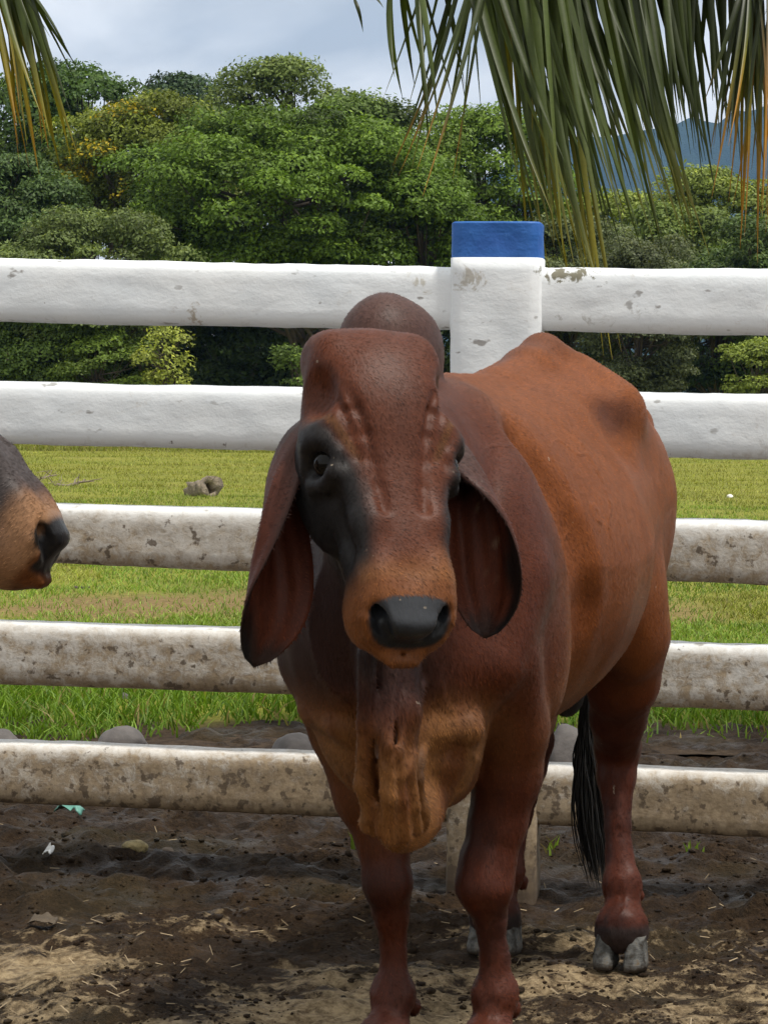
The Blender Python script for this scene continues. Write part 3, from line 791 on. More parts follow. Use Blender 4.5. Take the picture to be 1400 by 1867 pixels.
# ------------------------------------------------------------------ second animal: its muzzle enters from the left
def make_second():
    a = R(-9)                                            # heading: to the right, a little towards the lens
    F = np.array([math.cos(a), math.sin(a), 0]); Lf = np.array([-math.sin(a), math.cos(a), 0]); M = np.stack([F, Lf, [0, 0, 1.0]])
    phi = R(43)
    t_w = F*math.cos(phi) - np.array([0, 0, 1.0])*math.sin(phi); v_w = F*math.sin(phi) + np.array([0, 0, 1.0])*math.cos(phi); u_w = np.cross(v_w, t_w)
    tip = np.array(P(110, 1008, 4.05)); Hw = tip - t_w*.497 - v_w*(-.012)
    ax = np.stack([M @ u_w, M @ v_w, M @ t_w])
    O = np.array([*(Hw-F*.50)[:2], 0.0]); Hp = M @ (Hw-O)
    fd = Field(axis_grid((-1.42, .45, .016), (.45, .95, .0055)), axis_grid((-.36, -.14, .012), (-.14, .14, .0055), (.14, .36, .012)), axis_grid((.03, .70, .016), (.70, 1.30, .0055), (1.30, 1.46, .012)))
    body = table(BULL_BODY, -1.42, .42, width=.07)
    def fn(x, y, z):
        top, bot, hy = body(x); cz = (top+bot)/2; hz = np.maximum((top-bot)/2, .01); hy = np.maximum(hy, .01); zn = np.clip((z-cz)/hz, -1, 1)
        w = hy*(1-.20*zn*(zn > 0)-.10*zn*zn); q = (np.abs(y/w)**2.25+np.abs((z-cz)/hz)**2.25)**(1/2.25); return np.maximum((q-1)*np.minimum(hy, hz)*.85, x-.345)
    fd.put(fn, (-1.4, -.32, .5), (.4, .32, 1.32), .05)
    for s in (-1, 1):
        fd.ell((-.84, s*.172, 1.165), (.08, .035, .04), .08); fd.ell((-1.04, s*.13, .9), (.2, .088, .25), .06); fd.ell((-.9, s*.185, .74), (.1, .07, .13), .06)
        fd.ell((.03, s*.14, .85), (.14, .075, .2), .06)
        fd.limb([(.08, s*.14, .74, .09), (.0, s*.145, .62, .08), (-.02, s*.135, .45, .054), (0, s*.13, .345, .053), (-.02, s*.13, .29, .036), (-.03, s*.13, .22, .029), (-.028, s*.13, .152, .04), (.008, s*.13, .065, .044)], .025)
        fd.limb([(-.93, s*.16, .70, .095), (-1.0, s*.142, .60, .075), (-1.08, s*.12, .515, .057), (-1.165, s*.11, .44, .051), (-1.155, s*.11, .38, .042), (-1.125, s*.115, .28, .0315), (-1.092, s*.127, .165, .043), (-1.05, s*.137, .08, .048)], .025)
    fd.ell((.0, 0, 1.22), (.11, .08, .10), .05)
    fd.limb([(.02, 0, .98, .20), (.22, 0, 1.0, .17), (.40, 0, 1.05, .13), tuple([*(Hp+ax[1]*-.06+ax[2]*.06), .10])], .06, flat=((0, 1.0, 0), 1.5))
    fd.ell((.16, 0, .70), (.13, .15, .15), .07); fd.limb([(.45, 0, .86, .03), (.36, 0, .66, .03), (.22, 0, .56, .05)], .06)
    fd.limb([(-1.22, 0, 1.21, .045), (-1.32, 0, 1.15, .032), (-1.345, 0, .95, .022), (-1.33, 0, .55, .014), (-1.32, 0, .3, .012)], .03)
    W = cattle_head(fd, Hp, ax, HEAD_TAB)
    fd.ell(W(0, -.085, .432), (.052, .036, .056), .03, ax); fd.ell(W(0, -.05, .45), (.058, .04, .04), .02, ax)      # full lips
    V, Q = fd.mesh(2)
    col = hide_colors(V.astype(float), None, (Hp, ax)); p = V.astype(float)
    u, v, t = ((p-Hp) @ ax.T).T; n2 = fbm(p*12, 3, 9)
    hd = (t > .05) & (t < .54) & (np.abs(u) < .14) & (v > -.14) & (p[:, 0] > .4)
    def lay(m, c): m = (np.clip(m, 0, 1)*hd)[:, None]; col[:, :3] = col[:, :3]*(1-m)+np.asarray(c)*m
    lay(sstep(.20, .30, t)*sstep(.46, .36, t+n2*.02-.25*v)*.95, (.060, .050, .048))            # smoky bridge and cheek
    lay(sstep(.385, .43, t+n2*.02-.15*v)*sstep(.49, .475, t)*.85, (.30, .165, .085))
    lay(sstep(-.02, -.06, v+n2*.02)*sstep(.36, .40, t)*sstep(.46, .42, t)*.45, (.13, .075, .05))
    # black, moist rims of the nostrils and nose
    for s in (-1, 1):
        d = np.sqrt(((u-s*.055)/.020)**2+((v-.002)/.024)**2+((t-.470)/.020)**2); lay(sstep(1.15, .8, d+n2*.1), (.010, .0098, .0095))
    pm = sstep(.062, .052, np.abs(u))*sstep(.456, .468, t+.25*v)*sstep(-.06, -.045, v); lay(pm, (.014, .014, .015)); col[:, 3] = np.maximum(col[:, 3], pm*hd*.8)
    root = empty('cow', O); root.rotation_euler = (0, 0, a)
    parts = [(V, Q, col)]
    for s in (-1, 1):
        ln = [W(s*.10, -.03, .07), W(s*.15, -.05, .08), W(s*.18, -.07, .13)]
        ln += [ln[-1]+np.array([0, s*.01, -.09]), ln[-1]+np.array([0, s*.01, -.18]), ln[-1]+np.array([0, 0, -.27])]
        ev, eq, inn, ss, th = ear_mesh(ln, [.034, .055, .07, .072, .062, .04], [1.6, 1.5, 1.3, 1.1, .9, .6], [(.4, 0, -.9), (.7, s*.3, -.6), (.9, s*.4, -.1), (.9, s*.4, 0), (.9, s*.4, 0)])
        parts.append((ev, eq, ear_colors(inn, ss, th, 1, s)))
    off = 0; Vs, Qs, Cs = [], [], []
    for v_, q_, c_ in parts: Vs.append(v_); Qs.append(np.asarray(q_)+off); Cs.append(c_); off += len(v_)
    me = mesh_np('cow_body', np.concatenate(Vs), np.concatenate(Qs), MAT_HIDE, True); add_color(me, 'hide', np.concatenate(Cs)); obj('body', me, root)
    em = bpy.data.meshes['eye']
    for s in (-1, 1): o = obj('eye', em, root); o.location = W(s*.0935, -.001, .211)
    for fx, fy in ((.03, .13), (.03, -.13), (-1.04, .138), (-1.04, -.138)):
        for s in (-1, 1): o = obj('hoof', bpy.data.meshes['hoof' if s == 1 else 'hoof.001'], root); o.location = (fx, fy+s*.0285, 0)
    coat_hair(root, me, 90000, 5, .45)
    tag(root, 'second animal with a smoky face and pale tan muzzle poking in beside the fence', 'cow')
make_second()
# ------------------------------------------------------------------ ground
def mud_material():
    t = NT('trampled_mud'); v = t.coord('Object')
    vs = t.coord('Object', (.75, 1.0, 1.0))
    pal = t.attr('pale', 'Fac')
    n1 = t.noise(v, 9, 6, .65); n2 = t.noise(v, 42, 5, .7); n3 = t.noise(vs, 3.2, 5, .65, .4)
    n4 = t.noise(t.coord('Object', (1, 1, 1), (4, 2, 0)), 16, 8, .78, .1); n5 = t.noise(v, 110, 4, .7)
    mud = t.ramp(n1, (.25, (.012, .0068, .0033)), (.5, (.036, .0205, .0098)), (.75, (.075, .045, .022)))
    mud = t.mix(t.ramp(n2, (.48, 0), (.75, .5)), mud, (.115, .072, .036))
    mud = t.mix(t.ramp(n5, (.42, .6), (.60, 0)), mud, t.mix(1.0, mud, (.35, .33, .3), 'MULTIPLY'))
    straw = t.mix(t.ramp(n2, (.35, 0), (.6, 1)), (.15, .10, .052), (.50, .38, .225))
    f = t.math('ADD', t.math('MULTIPLY', n3, .40), t.math('MULTIPLY', n4, .60))
    f = t.math('ADD', f, t.math('MULTIPLY', pal, .105))
    m = t.ramp(f, (.575, 0), (.615, .55), (.68, .95))
    c = t.mix(m, mud, straw)
    gr = t.noise(v, 2.0, 3, .5)
    c = t.mix(t.ramp(gr, (.5, 0), (.7, .30)), c, (.07, .062, .03))

    h = t.math('ADD', t.math('MULTIPLY', n1, .6), t.math('MULTIPLY', n2, .5))
    h = t.math('ADD', h, t.math('ADD', t.math('MULTIPLY', n4, .7), t.math('MULTIPLY', n5, .35)))
    ro = t.ramp(t.noise(v, 5, 4, .6), (.38, .35), (.58, .8))
    t.done(c, ro, t.bump(h, 1.0, .028)); t.b.inputs['Specular IOR Level'].default_value = .16
    
    return t.m
def lawn_material():
    t = NT('short_lawn'); v = t.coord('Object')
    n1 = t.noise(v, .35, 4, .6); n2 = t.noise(v, 2.2, 5, .65); n3 = t.noise(v, 28, 4, .7)
    g = t.ramp(n1, (.3, (.165, .19, .028)), (.55, (.25, .25, .042)), (.75, (.31, .28, .07)))
    g = t.mix(t.ramp(n2, (.45, 0), (.7, .6)), g, (.115, .125, .028))
    g = t.mix(t.ramp(n3, (.35, .5), (.65, 0)), g, (.045, .06, .012))
    soil = t.mix(t.attr('dry', 'Fac'), t.ramp(n3, (.3, (.018, .012, .008)), (.7, (.07, .048, .03))), t.ramp(n3, (.3, (.10, .065, .03)), (.7, (.27, .175, .09))))
    c = t.mix(t.attr('soil', 'Fac'), g, soil)
    t.done(c, .95, t.bump(n3, .6, .03)); t.b.inputs['Specular IOR Level'].default_value = .1
    return t.m
def grid_sheet(name, x0, x1, ys, nx, zf, mat, extra=None):
    xs = np.linspace(-.5, .5, nx); ys = np.asarray(ys)
    wid = np.interp(ys, [ys[0], ys[-1]], [x0, x1])
    X = xs[None, :]*wid[:, None]; Y = np.repeat(ys[:, None], nx, 1)
    p = np.c_[X.ravel(), Y.ravel(), np.zeros(X.size)]
    p[:, 2] = zf(p)
    i = np.arange(X.size).reshape(X.shape)
    q = np.stack([i[:-1, :-1].ravel(), i[:-1, 1:].ravel(), i[1:, 1:].ravel(), i[1:, :-1].ravel()], 1)
    me = mesh_np(name, p, q, mat, True)
    if extra:
        for k, fnc in extra.items():
            a = me.attributes.new(k, 'FLOAT', 'POINT'); a.data.foreach_set('value', fnc(p).astype(np.float32))
    o = obj(name, me); o['kind'] = 'structure'; return o, p
def fence_y(x):            # depth of the fence line
    return 6.235 - .148*(x - .27)
_hr = np.random.default_rng(77)
HOOFPRINTS = [(x, y, r, a*(1.0 if y > 5.5 else .4)) for x, y, r, a in zip(_hr.uniform(-1.2, 1.2, 90), _hr.uniform(3.9, 8.6, 90), _hr.uniform(.035, .065, 90), _hr.uniform(.012, .034, 90))]
def ground_z(p):
    """height of trampled ground: level yard, clods and hoof pocks"""
    x, y = p[:, 0], p[:, 1]
    q = np.c_[x, y, 0*x]
    a = np.interp(y, [3.4, 5.2, 6.0, 8.4, 9.2], [.45, .7, 1.0, 1.0, .8])
    z = .020*fbm(q*2.3, 4, 21) + .020*a*np.maximum(fbm(q*8, 4, 5, .6), -.25) + .007*fbm(q*30, 2, 8)
    z = z + .02*np.exp(-((y-fence_y(x)-.25)/.5)**2)*(1+.6*vnoise(q*3, 5))
    for hx, hy, hr, ha in HOOFPRINTS:
        d = np.sqrt((x-hx)**2*.9 + (y-hy)**2*1.2)/hr; near = d < 2.2
        z[near] += ha*(-np.exp(-(d[near]/.75)**4) + .55*np.exp(-((d[near]-1.25)/.35)**2))
    feet = [BO + BF*fx + BL*fy for fx, fy in ((.072, -.02), (.02, .147), (-1.04, .137), (-1.10, -.15))]
    for f in feet:
        d2 = (x-f[0])**2 + (y-f[1])**2; z = z*(1-np.exp(-d2/.012)) - .004*np.exp(-d2/.012)
    return z
def pale_f(p):
    y = p[:, 1]; x = p[:, 0]
    q = np.c_[x, y, 0*x]
    return .35+.75*sstep(6.1, 5.0, y+.5*fbm(q*1.6, 3, 2)) + .8*fbm(q*2.6, 3, 12) - 1.3*sstep(5.7, 6.3, y)
ys = np.concatenate([np.arange(2.2, 9.6, .014)])
MAT_MUD = mud_material()
yard, _ = grid_sheet('muddy_ground', 5.2, 5.2, ys, 340, ground_z, MAT_MUD, {'pale': pale_f})

def soil_f(p):
    """bare earth showing through the lawn: the trampled edge and a brown patch"""
    x, y = p[:, 0], p[:, 1]; q = np.c_[x, y, 0*x]
    n = fbm(q*1.4, 3, 31)
    s = sstep(9.9, 9.3, y+.35*n)
    b = P_BROWN
    s = np.maximum(s, sstep(1.2, .5, np.sqrt(((x-b.x)/1.05)**2+((y-b.y)/1.3)**2)+.35*n)*.85)
    b2 = P_BROWN2
    s = np.maximum(s, sstep(1.2, .5, np.sqrt(((x-b2.x)/.35)**2+((y-b2.y)/.9)**2)+.4*n)*.7)
    return s
P_BROWN, P_BROWN2 = G(290, 1105), G(1215, 1115)
def lawn_z(p):
    x, y = p[:, 0], p[:, 1]; q = np.c_[x, y, 0*x]
    return .004 + .03*sstep(9.3, 10.0, y) + .03*fbm(q*.5, 3, 3)*sstep(9.2, 12, y) + .012*fbm(q*3, 3, 4)
ysl = np.concatenate([np.arange(8.9, 14, .05), np.geomspace(14, 5200, 150)])
lawn, _ = grid_sheet('lawn', 7, 7000, ysl, 160, lambda p: lawn_z(p), lawn_material(), {'soil': soil_f, 'dry': lambda p: sstep(11, 12.5, p[:, 1])})
lawn.location.z = -.012
# wide apron under everything so that the ground never ends
am = mesh_np('ground', np.array([(-3500, -60, -.09), (3500, -60, -.09), (3500, 5200, -.09), (-3500, 5200, -.09)]), np.array([(0, 1, 2, 3)]), simple('bare_earth', (.05, .036, .024), .9, 3))
go = obj('ground', am); go['kind'] = 'structure'

# ------------------------------------------------------------------ the fence
def paint_material():
    """thick white limewash on rough concrete, spattered with mud towards the ground"""
    t = NT('whitewashed_concrete'); geo = t.node('ShaderNodeNewGeometry'); pos = geo.outputs['Position']
    m = t.node('ShaderNodeMapping'); t.l.new(pos, m.inputs['Vector']); m.inputs['Scale'].default_value = (.55, 1, 1)
    ps = m.outputs['Vector']
    z = t.sep(pos)[2]
    lum = t.noise(ps, 13, 6, .55); lump2 = t.noise(ps, 7, 4, .6); fine = t.noise(pos, 150, 3, .6)
    white = t.mix(t.ramp(lump2, (.3, 0), (.7, 1)), (.70, .735, .765), (.79, .81, .82))
    # moss and grime where the rail meets the post, and rain streaks below its cap
    def spot(px, py, rx, rz, nscale, col, white, amt, thr):
        q = P(px, py, 6.16); s = t.sep(pos)
        a = t.math('DIVIDE', t.math('SUBTRACT', s[0], q.x), rx); b = t.math('DIVIDE', t.math('SUBTRACT', s[2], q.z), rz)
        d = t.math('SQRT', t.math('ADD', t.math('MULTIPLY', a, a), t.math('MULTIPLY', b, b)))
        f = t.math('SUBTRACT', t.noise(pos, nscale, 5, .7, .8), t.math('MULTIPLY', d, .22))
        return t.mix(t.math('MULTIPLY', t.ramp(f, (thr, 0), (thr+.08, 1)), amt), white, col)
    white = spot(1040, 500, .10, .022, 30, (.13, .115, .06), white, .9, .34)
    white = spot(862, 505, .05, .05, 14, (.36, .32, .25), white, .7, .42)
    white = spot(346, 570, .03, .06, 22, (.33, .27, .19), white, .8, .42)
    white = spot(760, 515, .05, .05, 20, (.40, .36, .27), white, .6, .42)
    white = spot(1100, 580, .25, .05, 26, (.30, .28, .24), white, .5, .50)
    # little dark flecks and hairline scuffs
    fl = t.noise(ps, 33, 3, .5); fl2 = t.noise(pos, 2.4, 2, .5)
    flm = t.math('MULTIPLY', t.ramp(fl, (.665, 0), (.72, 1)), t.ramp(fl2, (.36, .15), (.55, 1)))
    white = t.mix(t.math('MULTIPLY', flm, .75), white, (.16, .14, .12))
    fl3 = t.noise(pos, 9, 5, .75, 1.2)
    white = t.mix(t.math('MULTIPLY', t.ramp(fl3, (.62, 0), (.72, 1)), .38), white, (.40, .34, .26))
    # mud splash: thicker the lower the rail, less on upward faces, more on undersides
    h = t.ramp(t.math('DIVIDE', z, 1.6), (.0, 1.45/1.5), (.10, 1.2/1.5), (.20, 1.02/1.5), (.34, .84/1.5), (.53, .86/1.5), (.62, .35/1.5), (.70, .0))
    h = t.math('MULTIPLY', h, 1.5)
    dn = t.math('ADD', t.math('MULTIPLY', t.noise(pos, 30, 6, .74, .3), .72), t.math('MULTIPLY', t.noise(ps, 3.1, 3, .55), .28))
    up = t.sep(geo.outputs['Normal'])[2]
    h = t.math('SUBTRACT', h, t.math('MULTIPLY', t.math('MAXIMUM', up, 0.0), .55))
    h = t.math('ADD', h, t.math('MULTIPLY', t.math('MAXIMUM', t.math('MULTIPLY', up, -1.0), 0.0), .22))
    dm = t.ramp(t.math('ADD', dn, t.math('MULTIPLY', h, .40)), (.62, 0), (.80, .42), (.92, .92), (1.0, 1.0))
    dirt = t.ramp(t.noise(pos, 60, 3, .6), (.3, (.19, .135, .080)), (.7, (.37, .285, .185)))
    warm = t.math('MULTIPLY', t.math('MULTIPLY', h, .62), t.ramp(t.noise(ps, 5, 5, .65), (.25, .55), (.6, 1.0)), True)
    white = t.mix(warm, white, (.62, .54, .42))
    c = t.mix(dm, white, dirt)
    low = t.ramp(t.math('ADD', z, t.math('MULTIPLY', t.noise(pos, 14, 4, .6), .16)), (.10, 1.0), (.26, 0.0))
    c = t.mix(t.math('MULTIPLY', low, .92), c, (.062, .042, .027))
    sp = t.math('ADD', t.noise(pos, 34, 4, .6), t.math('MULTIPLY', h, .16))
    c = t.mix(t.ramp(sp, (.735, 0), (.79, .85)), c, (.10, .072, .048))
    hh = t.math('ADD', t.math('MULTIPLY', lum, .7), t.math('ADD', t.math('MULTIPLY', fine, .12), t.math('MULTIPLY', t.noise(ps, 48, 4, .6), .32)))
    hh = t.math('SUBTRACT', hh, t.math('MULTIPLY', dm, .25))
    t.done(c, .8, t.bump(hh, .35, .010)); t.b.inputs['Specular IOR Level'].default_value = .3
    return t.m
def blue_material():
    t = NT('blue_paint'); v = t.coord('Object')
    n = t.noise(v, 14, 4, .6); f = t.noise(v, 60, 3, .6)
    c = t.mix(t.ramp(n, (.3, 0), (.75, 1)), (.008, .085, .34), (.018, .135, .45))
    c = t.mix(t.ramp(f, (.66, 0), (.76, .5)), c, (.10, .25, .55))
    t.done(c, .55, t.bump(t.math('ADD', n, t.math('MULTIPLY', f, .3)), .45, .01)); return t.m
MAT_PAINT, MAT_BLUE = paint_material(), blue_material()

def beam(name, A, B, hA, hB, dep, mat, rad=.035, n=70, rough=.0019, seed=0, parent=None):
    """rounded concrete beam from A to B (centre points), heights hA and hB, with a hand-cast uneven surface"""
    A, B = np.array(A, float), np.array(B, float); ax = (B-A)/np.linalg.norm(B-A)
    up = np.array([0, 0, 1.0]); up -= ax*ax[2]; up /= np.linalg.norm(up); side = np.cross(ax, up)
    m = 28; V = []
    for i in range(n):
        f = i/(n-1); c = A+(B-A)*f; h = (hA+(hB-hA)*f)/2; d = dep/2
        for j in range(m):
            a = 2*math.pi*(j+.5)/m; ca, sa = math.cos(a), math.sin(a)
            e = 6.0
            r = 1/((abs(ca/d)**e + abs(sa/h)**e)**(1/e))
            V.append(c + side*ca*r + up*sa*r)
    V = np.array(V); i = np.arange(n*m).reshape(n, m); k = np.roll(i, -1, 1)
    cen = np.repeat(A[None]+(B-A)[None]*np.linspace(0, 1, n)[:, None], m, 0); out = V-cen; out /= np.linalg.norm(out, axis=1)[:, None]
    V = V + out*(rough*fbm(V*[5, 5, 9]+seed, 4, 7) + rough*.7*fbm(V*26+seed, 2, 9))[:, None]
    q = np.stack([i[:-1].ravel(), i[1:].ravel(), k[1:].ravel(), k[:-1].ravel()], 1)
    caps = []
    base = len(V); V = np.concatenate([V, [A, B]])
    t1 = np.stack([i[0], k[0], np.full(m, base), np.full(m, base)], 1); t2 = np.stack([k[-1], i[-1], np.full(m, base+1), np.full(m, base+1)], 1)
    me = bpy.data.meshes.new(name)
    me.from_pydata(V.tolist(), [], [tuple(x) for x in q.tolist()] + [tuple(x[:3]) for x in t1.tolist()+t2.tolist()])
    me.polygons.foreach_set('use_smooth', np.ones(len(me.polygons), bool)); me.materials.append(mat)
    return obj(name, me, parent)

def make_fence():
    root = empty('fence', (0, 0, 0))
    # rail edges in the photograph: (x, top, bottom) at two places for each rail
    rails_left = [((0, 471, 587), (828, 487, 601)), ((0, 695, 808), (543, 706, 822)), ((100, 917, 1027), (450, 927, 1040)), ((0, 1130, 1246), (545, 1148, 1264)), ((0, 1350, 1460), (600, 1372, 1487))]
    rails_right = [((990, 488, 604), (1400, 491, 611)), ((1172, 714, 833), (1400, 718, 838)), ((1225, 945, 1059), (1400, 949, 1066)), ((1182, 1169, 1285), (1400, 1175, 1294)), ((1003, 1391, 1502), (1400, 1408, 1525))]
    post_l, post_r = 826, 996
    def at(px, py):                       # point of the fence plane behind a pixel
        y = 6.235
        for _ in range(6):
            p = P(px, py, y); y = fence_y(p.x)
        return P(px, py, y)
    sd = 0
    for rails, (xa, xb) in ((rails_left, (-1250, post_l+30)), (rails_right, (post_r-30, 2750))):
        for (x0, t0, b0), (x1, t1, b1) in rails:
            sd += 3
            def ed(x):
                f = (x-x0)/(x1-x0); return t0+(t1-t0)*f, b0+(b1-b0)*f
            e = []
            for x in (xa, xb):
                tt, bb = ed(x); p, q = at(x, tt), at(x, bb); e.append(((p+q)/2, p.z-q.z))
            beam('rail', e[0][0], e[1][0], e[0][1], e[1][1], .105, MAT_PAINT, n=150, seed=sd, parent=root)
    def post(pxl, pxr, ytop, ycap, seed):
        a, b = at(pxl, 487), at(pxr, 487); w = (b-a).length; c = (a+b)/2
        ztop, zcap = at((pxl+pxr)/2, ytop).z, at((pxl+pxr)/2, ycap).z
        off = np.array([0, .0, 0])
        lo = np.array([c.x+.004, c.y, -.35]); mid = np.array([c.x, c.y, zcap]); top = np.array([c.x-.001, c.y, ztop])
        ang = math.atan2(-.148, 1)
        for nm, p, q, mt, ww in (('post', lo, mid, MAT_PAINT, w), ('painted_cap', mid, top, MAT_BLUE, w*.985)):
            nh = 60; m = 36; V = []; H = np.linspace(0, 1, nh)
            for f in H:
                cc = p+(q-p)*f; sh = 1.0
                if nm == 'painted_cap' and f > .93: sh = 1-.06*((f-.93)/.07)**2
                for j in range(m):
                    t = 2*math.pi*(j+.5)/m; ca, sa = math.cos(t), math.sin(t); e = 7.0
                    r = 1/((abs(ca/(ww/2))**e + abs(sa/.078)**e)**(1/e))*sh
                    V.append((cc[0]+(ca*r)*math.cos(ang)-(sa*r)*math.sin(ang), cc[1]+(ca*r)*math.sin(ang)+(sa*r)*math.cos(ang), cc[2]))
            V = np.array(V); cen = np.repeat(p[None]+(q-p)[None]*H[:, None], m, 0); out = V-cen; out /= np.linalg.norm(out, axis=1)[:, None]
            V = V + out*(.003*fbm(V*7+seed, 4, 3)+.0015*fbm(V*30, 2, 4))[:, None]
            if nm == 'painted_cap': V[-m:, 2] += .004*fbm(V[-m:]*20, 2, 5); V[:m, 2] += .0035*fbm(V[:m]*30, 2, 6)-.002
            i = np.arange(nh*m).reshape(nh, m); k = np.roll(i, -1, 1)
            qd = np.stack([i[:-1].ravel(), k[:-1].ravel(), k[1:].ravel(), i[1:].ravel()], 1)
            n0 = len(V); V = np.concatenate([V, [q+np.array([0, 0, .004])]])
            me = bpy.data.meshes.new(nm)
            me.from_pydata(V.tolist(), [], [tuple(x) for x in qd.tolist()]+[(int(a_), int(b_), n0) for a_, b_ in zip(i[-1], k[-1])])
            me.polygons.foreach_set('use_smooth', np.ones(len(me.polygons), bool)); me.materials.append(mt)
            o = obj(nm, me, root if nm == 'post' else par)
            if nm == 'post': par = o
    post(826.5, 992, 406, 472, 1)
    post(2650, 2815, 412, 478, 5); post(-1330, -1165, 400, 466, 9)
    tag(root, 'white concrete rail fence with five mud-spattered rails and a blue-capped post', 'fence')
make_fence()
# ------------------------------------------------------------------ trees beyond the field
def leaf_material(name, rough=.5, trans=.22):
    t = NT(name); c = t.attr('leaf')
    t.done(c, rough); t.b.inputs['Specular IOR Level'].default_value = .16
    tr = t.node('ShaderNodeBsdfTranslucent'); t.l.new(t.mix(1.0, c, (1.3, 1.35, .6), 'MULTIPLY'), tr.inputs['Color'])
    mx = t.node('ShaderNodeMixShader'); mx.inputs[0].default_value = trans
    t.l.new(t.b.outputs[0], mx.inputs[1]); t.l.new(tr.outputs[0], mx.inputs[2]); t.l.new(mx.outputs[0], t.out.inputs['Surface'])
    return t.m
MAT_LEAF = leaf_material('tree_leaves'); MAT_BARK = simple('grey_bark', (.085, .066, .05), .9, 14, .5, .03)
RNG = np.random.default_rng(12)

def leaves_at(pos, nrm, size, col, rng, aspect=.5):
    """rhombic leaves at points, facing about along nrm"""
    n = len(pos)
    nn = nrm + rng.normal(0, .45, (n, 3)); nn /= np.linalg.norm(nn, axis=1)[:, None]
    a = np.cross(nn, rng.normal(0, 1, (n, 3))); a /= np.linalg.norm(a, axis=1)[:, None]+1e-9; b = np.cross(nn, a)
    L = size*rng.uniform(.7, 1.3, n)[:, None]; w = L*aspect
    V = np.stack([pos-a*L*.5, pos+b*w*.5-nn*L*.08, pos+a*L*.5-nn*L*.12, pos-b*w*.5-nn*L*.08], 1).reshape(-1, 3)
    Q = np.arange(4*n).reshape(n, 4)
    return V, Q, np.repeat(col, 4, 0)

def tube(pts, rad, seg=6):
    pts = np.asarray(pts, float); n = len(pts); T = np.gradient(pts, axis=0); T /= np.linalg.norm(T, axis=1)[:, None]+1e-9
    a = np.cross(T, [.31, .9, .2]); a /= np.linalg.norm(a, axis=1)[:, None]+1e-9; b = np.cross(T, a)
    an = np.arange(seg)*2*math.pi/seg
    V = pts[:, None] + np.asarray(rad)[:, None, None]*(a[:, None]*np.cos(an)[None, :, None]+b[:, None]*np.sin(an)[None, :, None])
    i = np.arange(n*seg).reshape(n, seg); k = np.roll(i, -1, 1)
    return V.reshape(-1, 3), np.stack([i[:-1].ravel(), k[:-1].ravel(), k[1:].ravel(), i[1:].ravel()], 1)
def join(parts):
    Vs, Qs, off = [], [], 0
    for V, Q in parts: Vs.append(V); Qs.append(Q+off); off += len(V)
    return np.concatenate(Vs), np.concatenate(Qs)

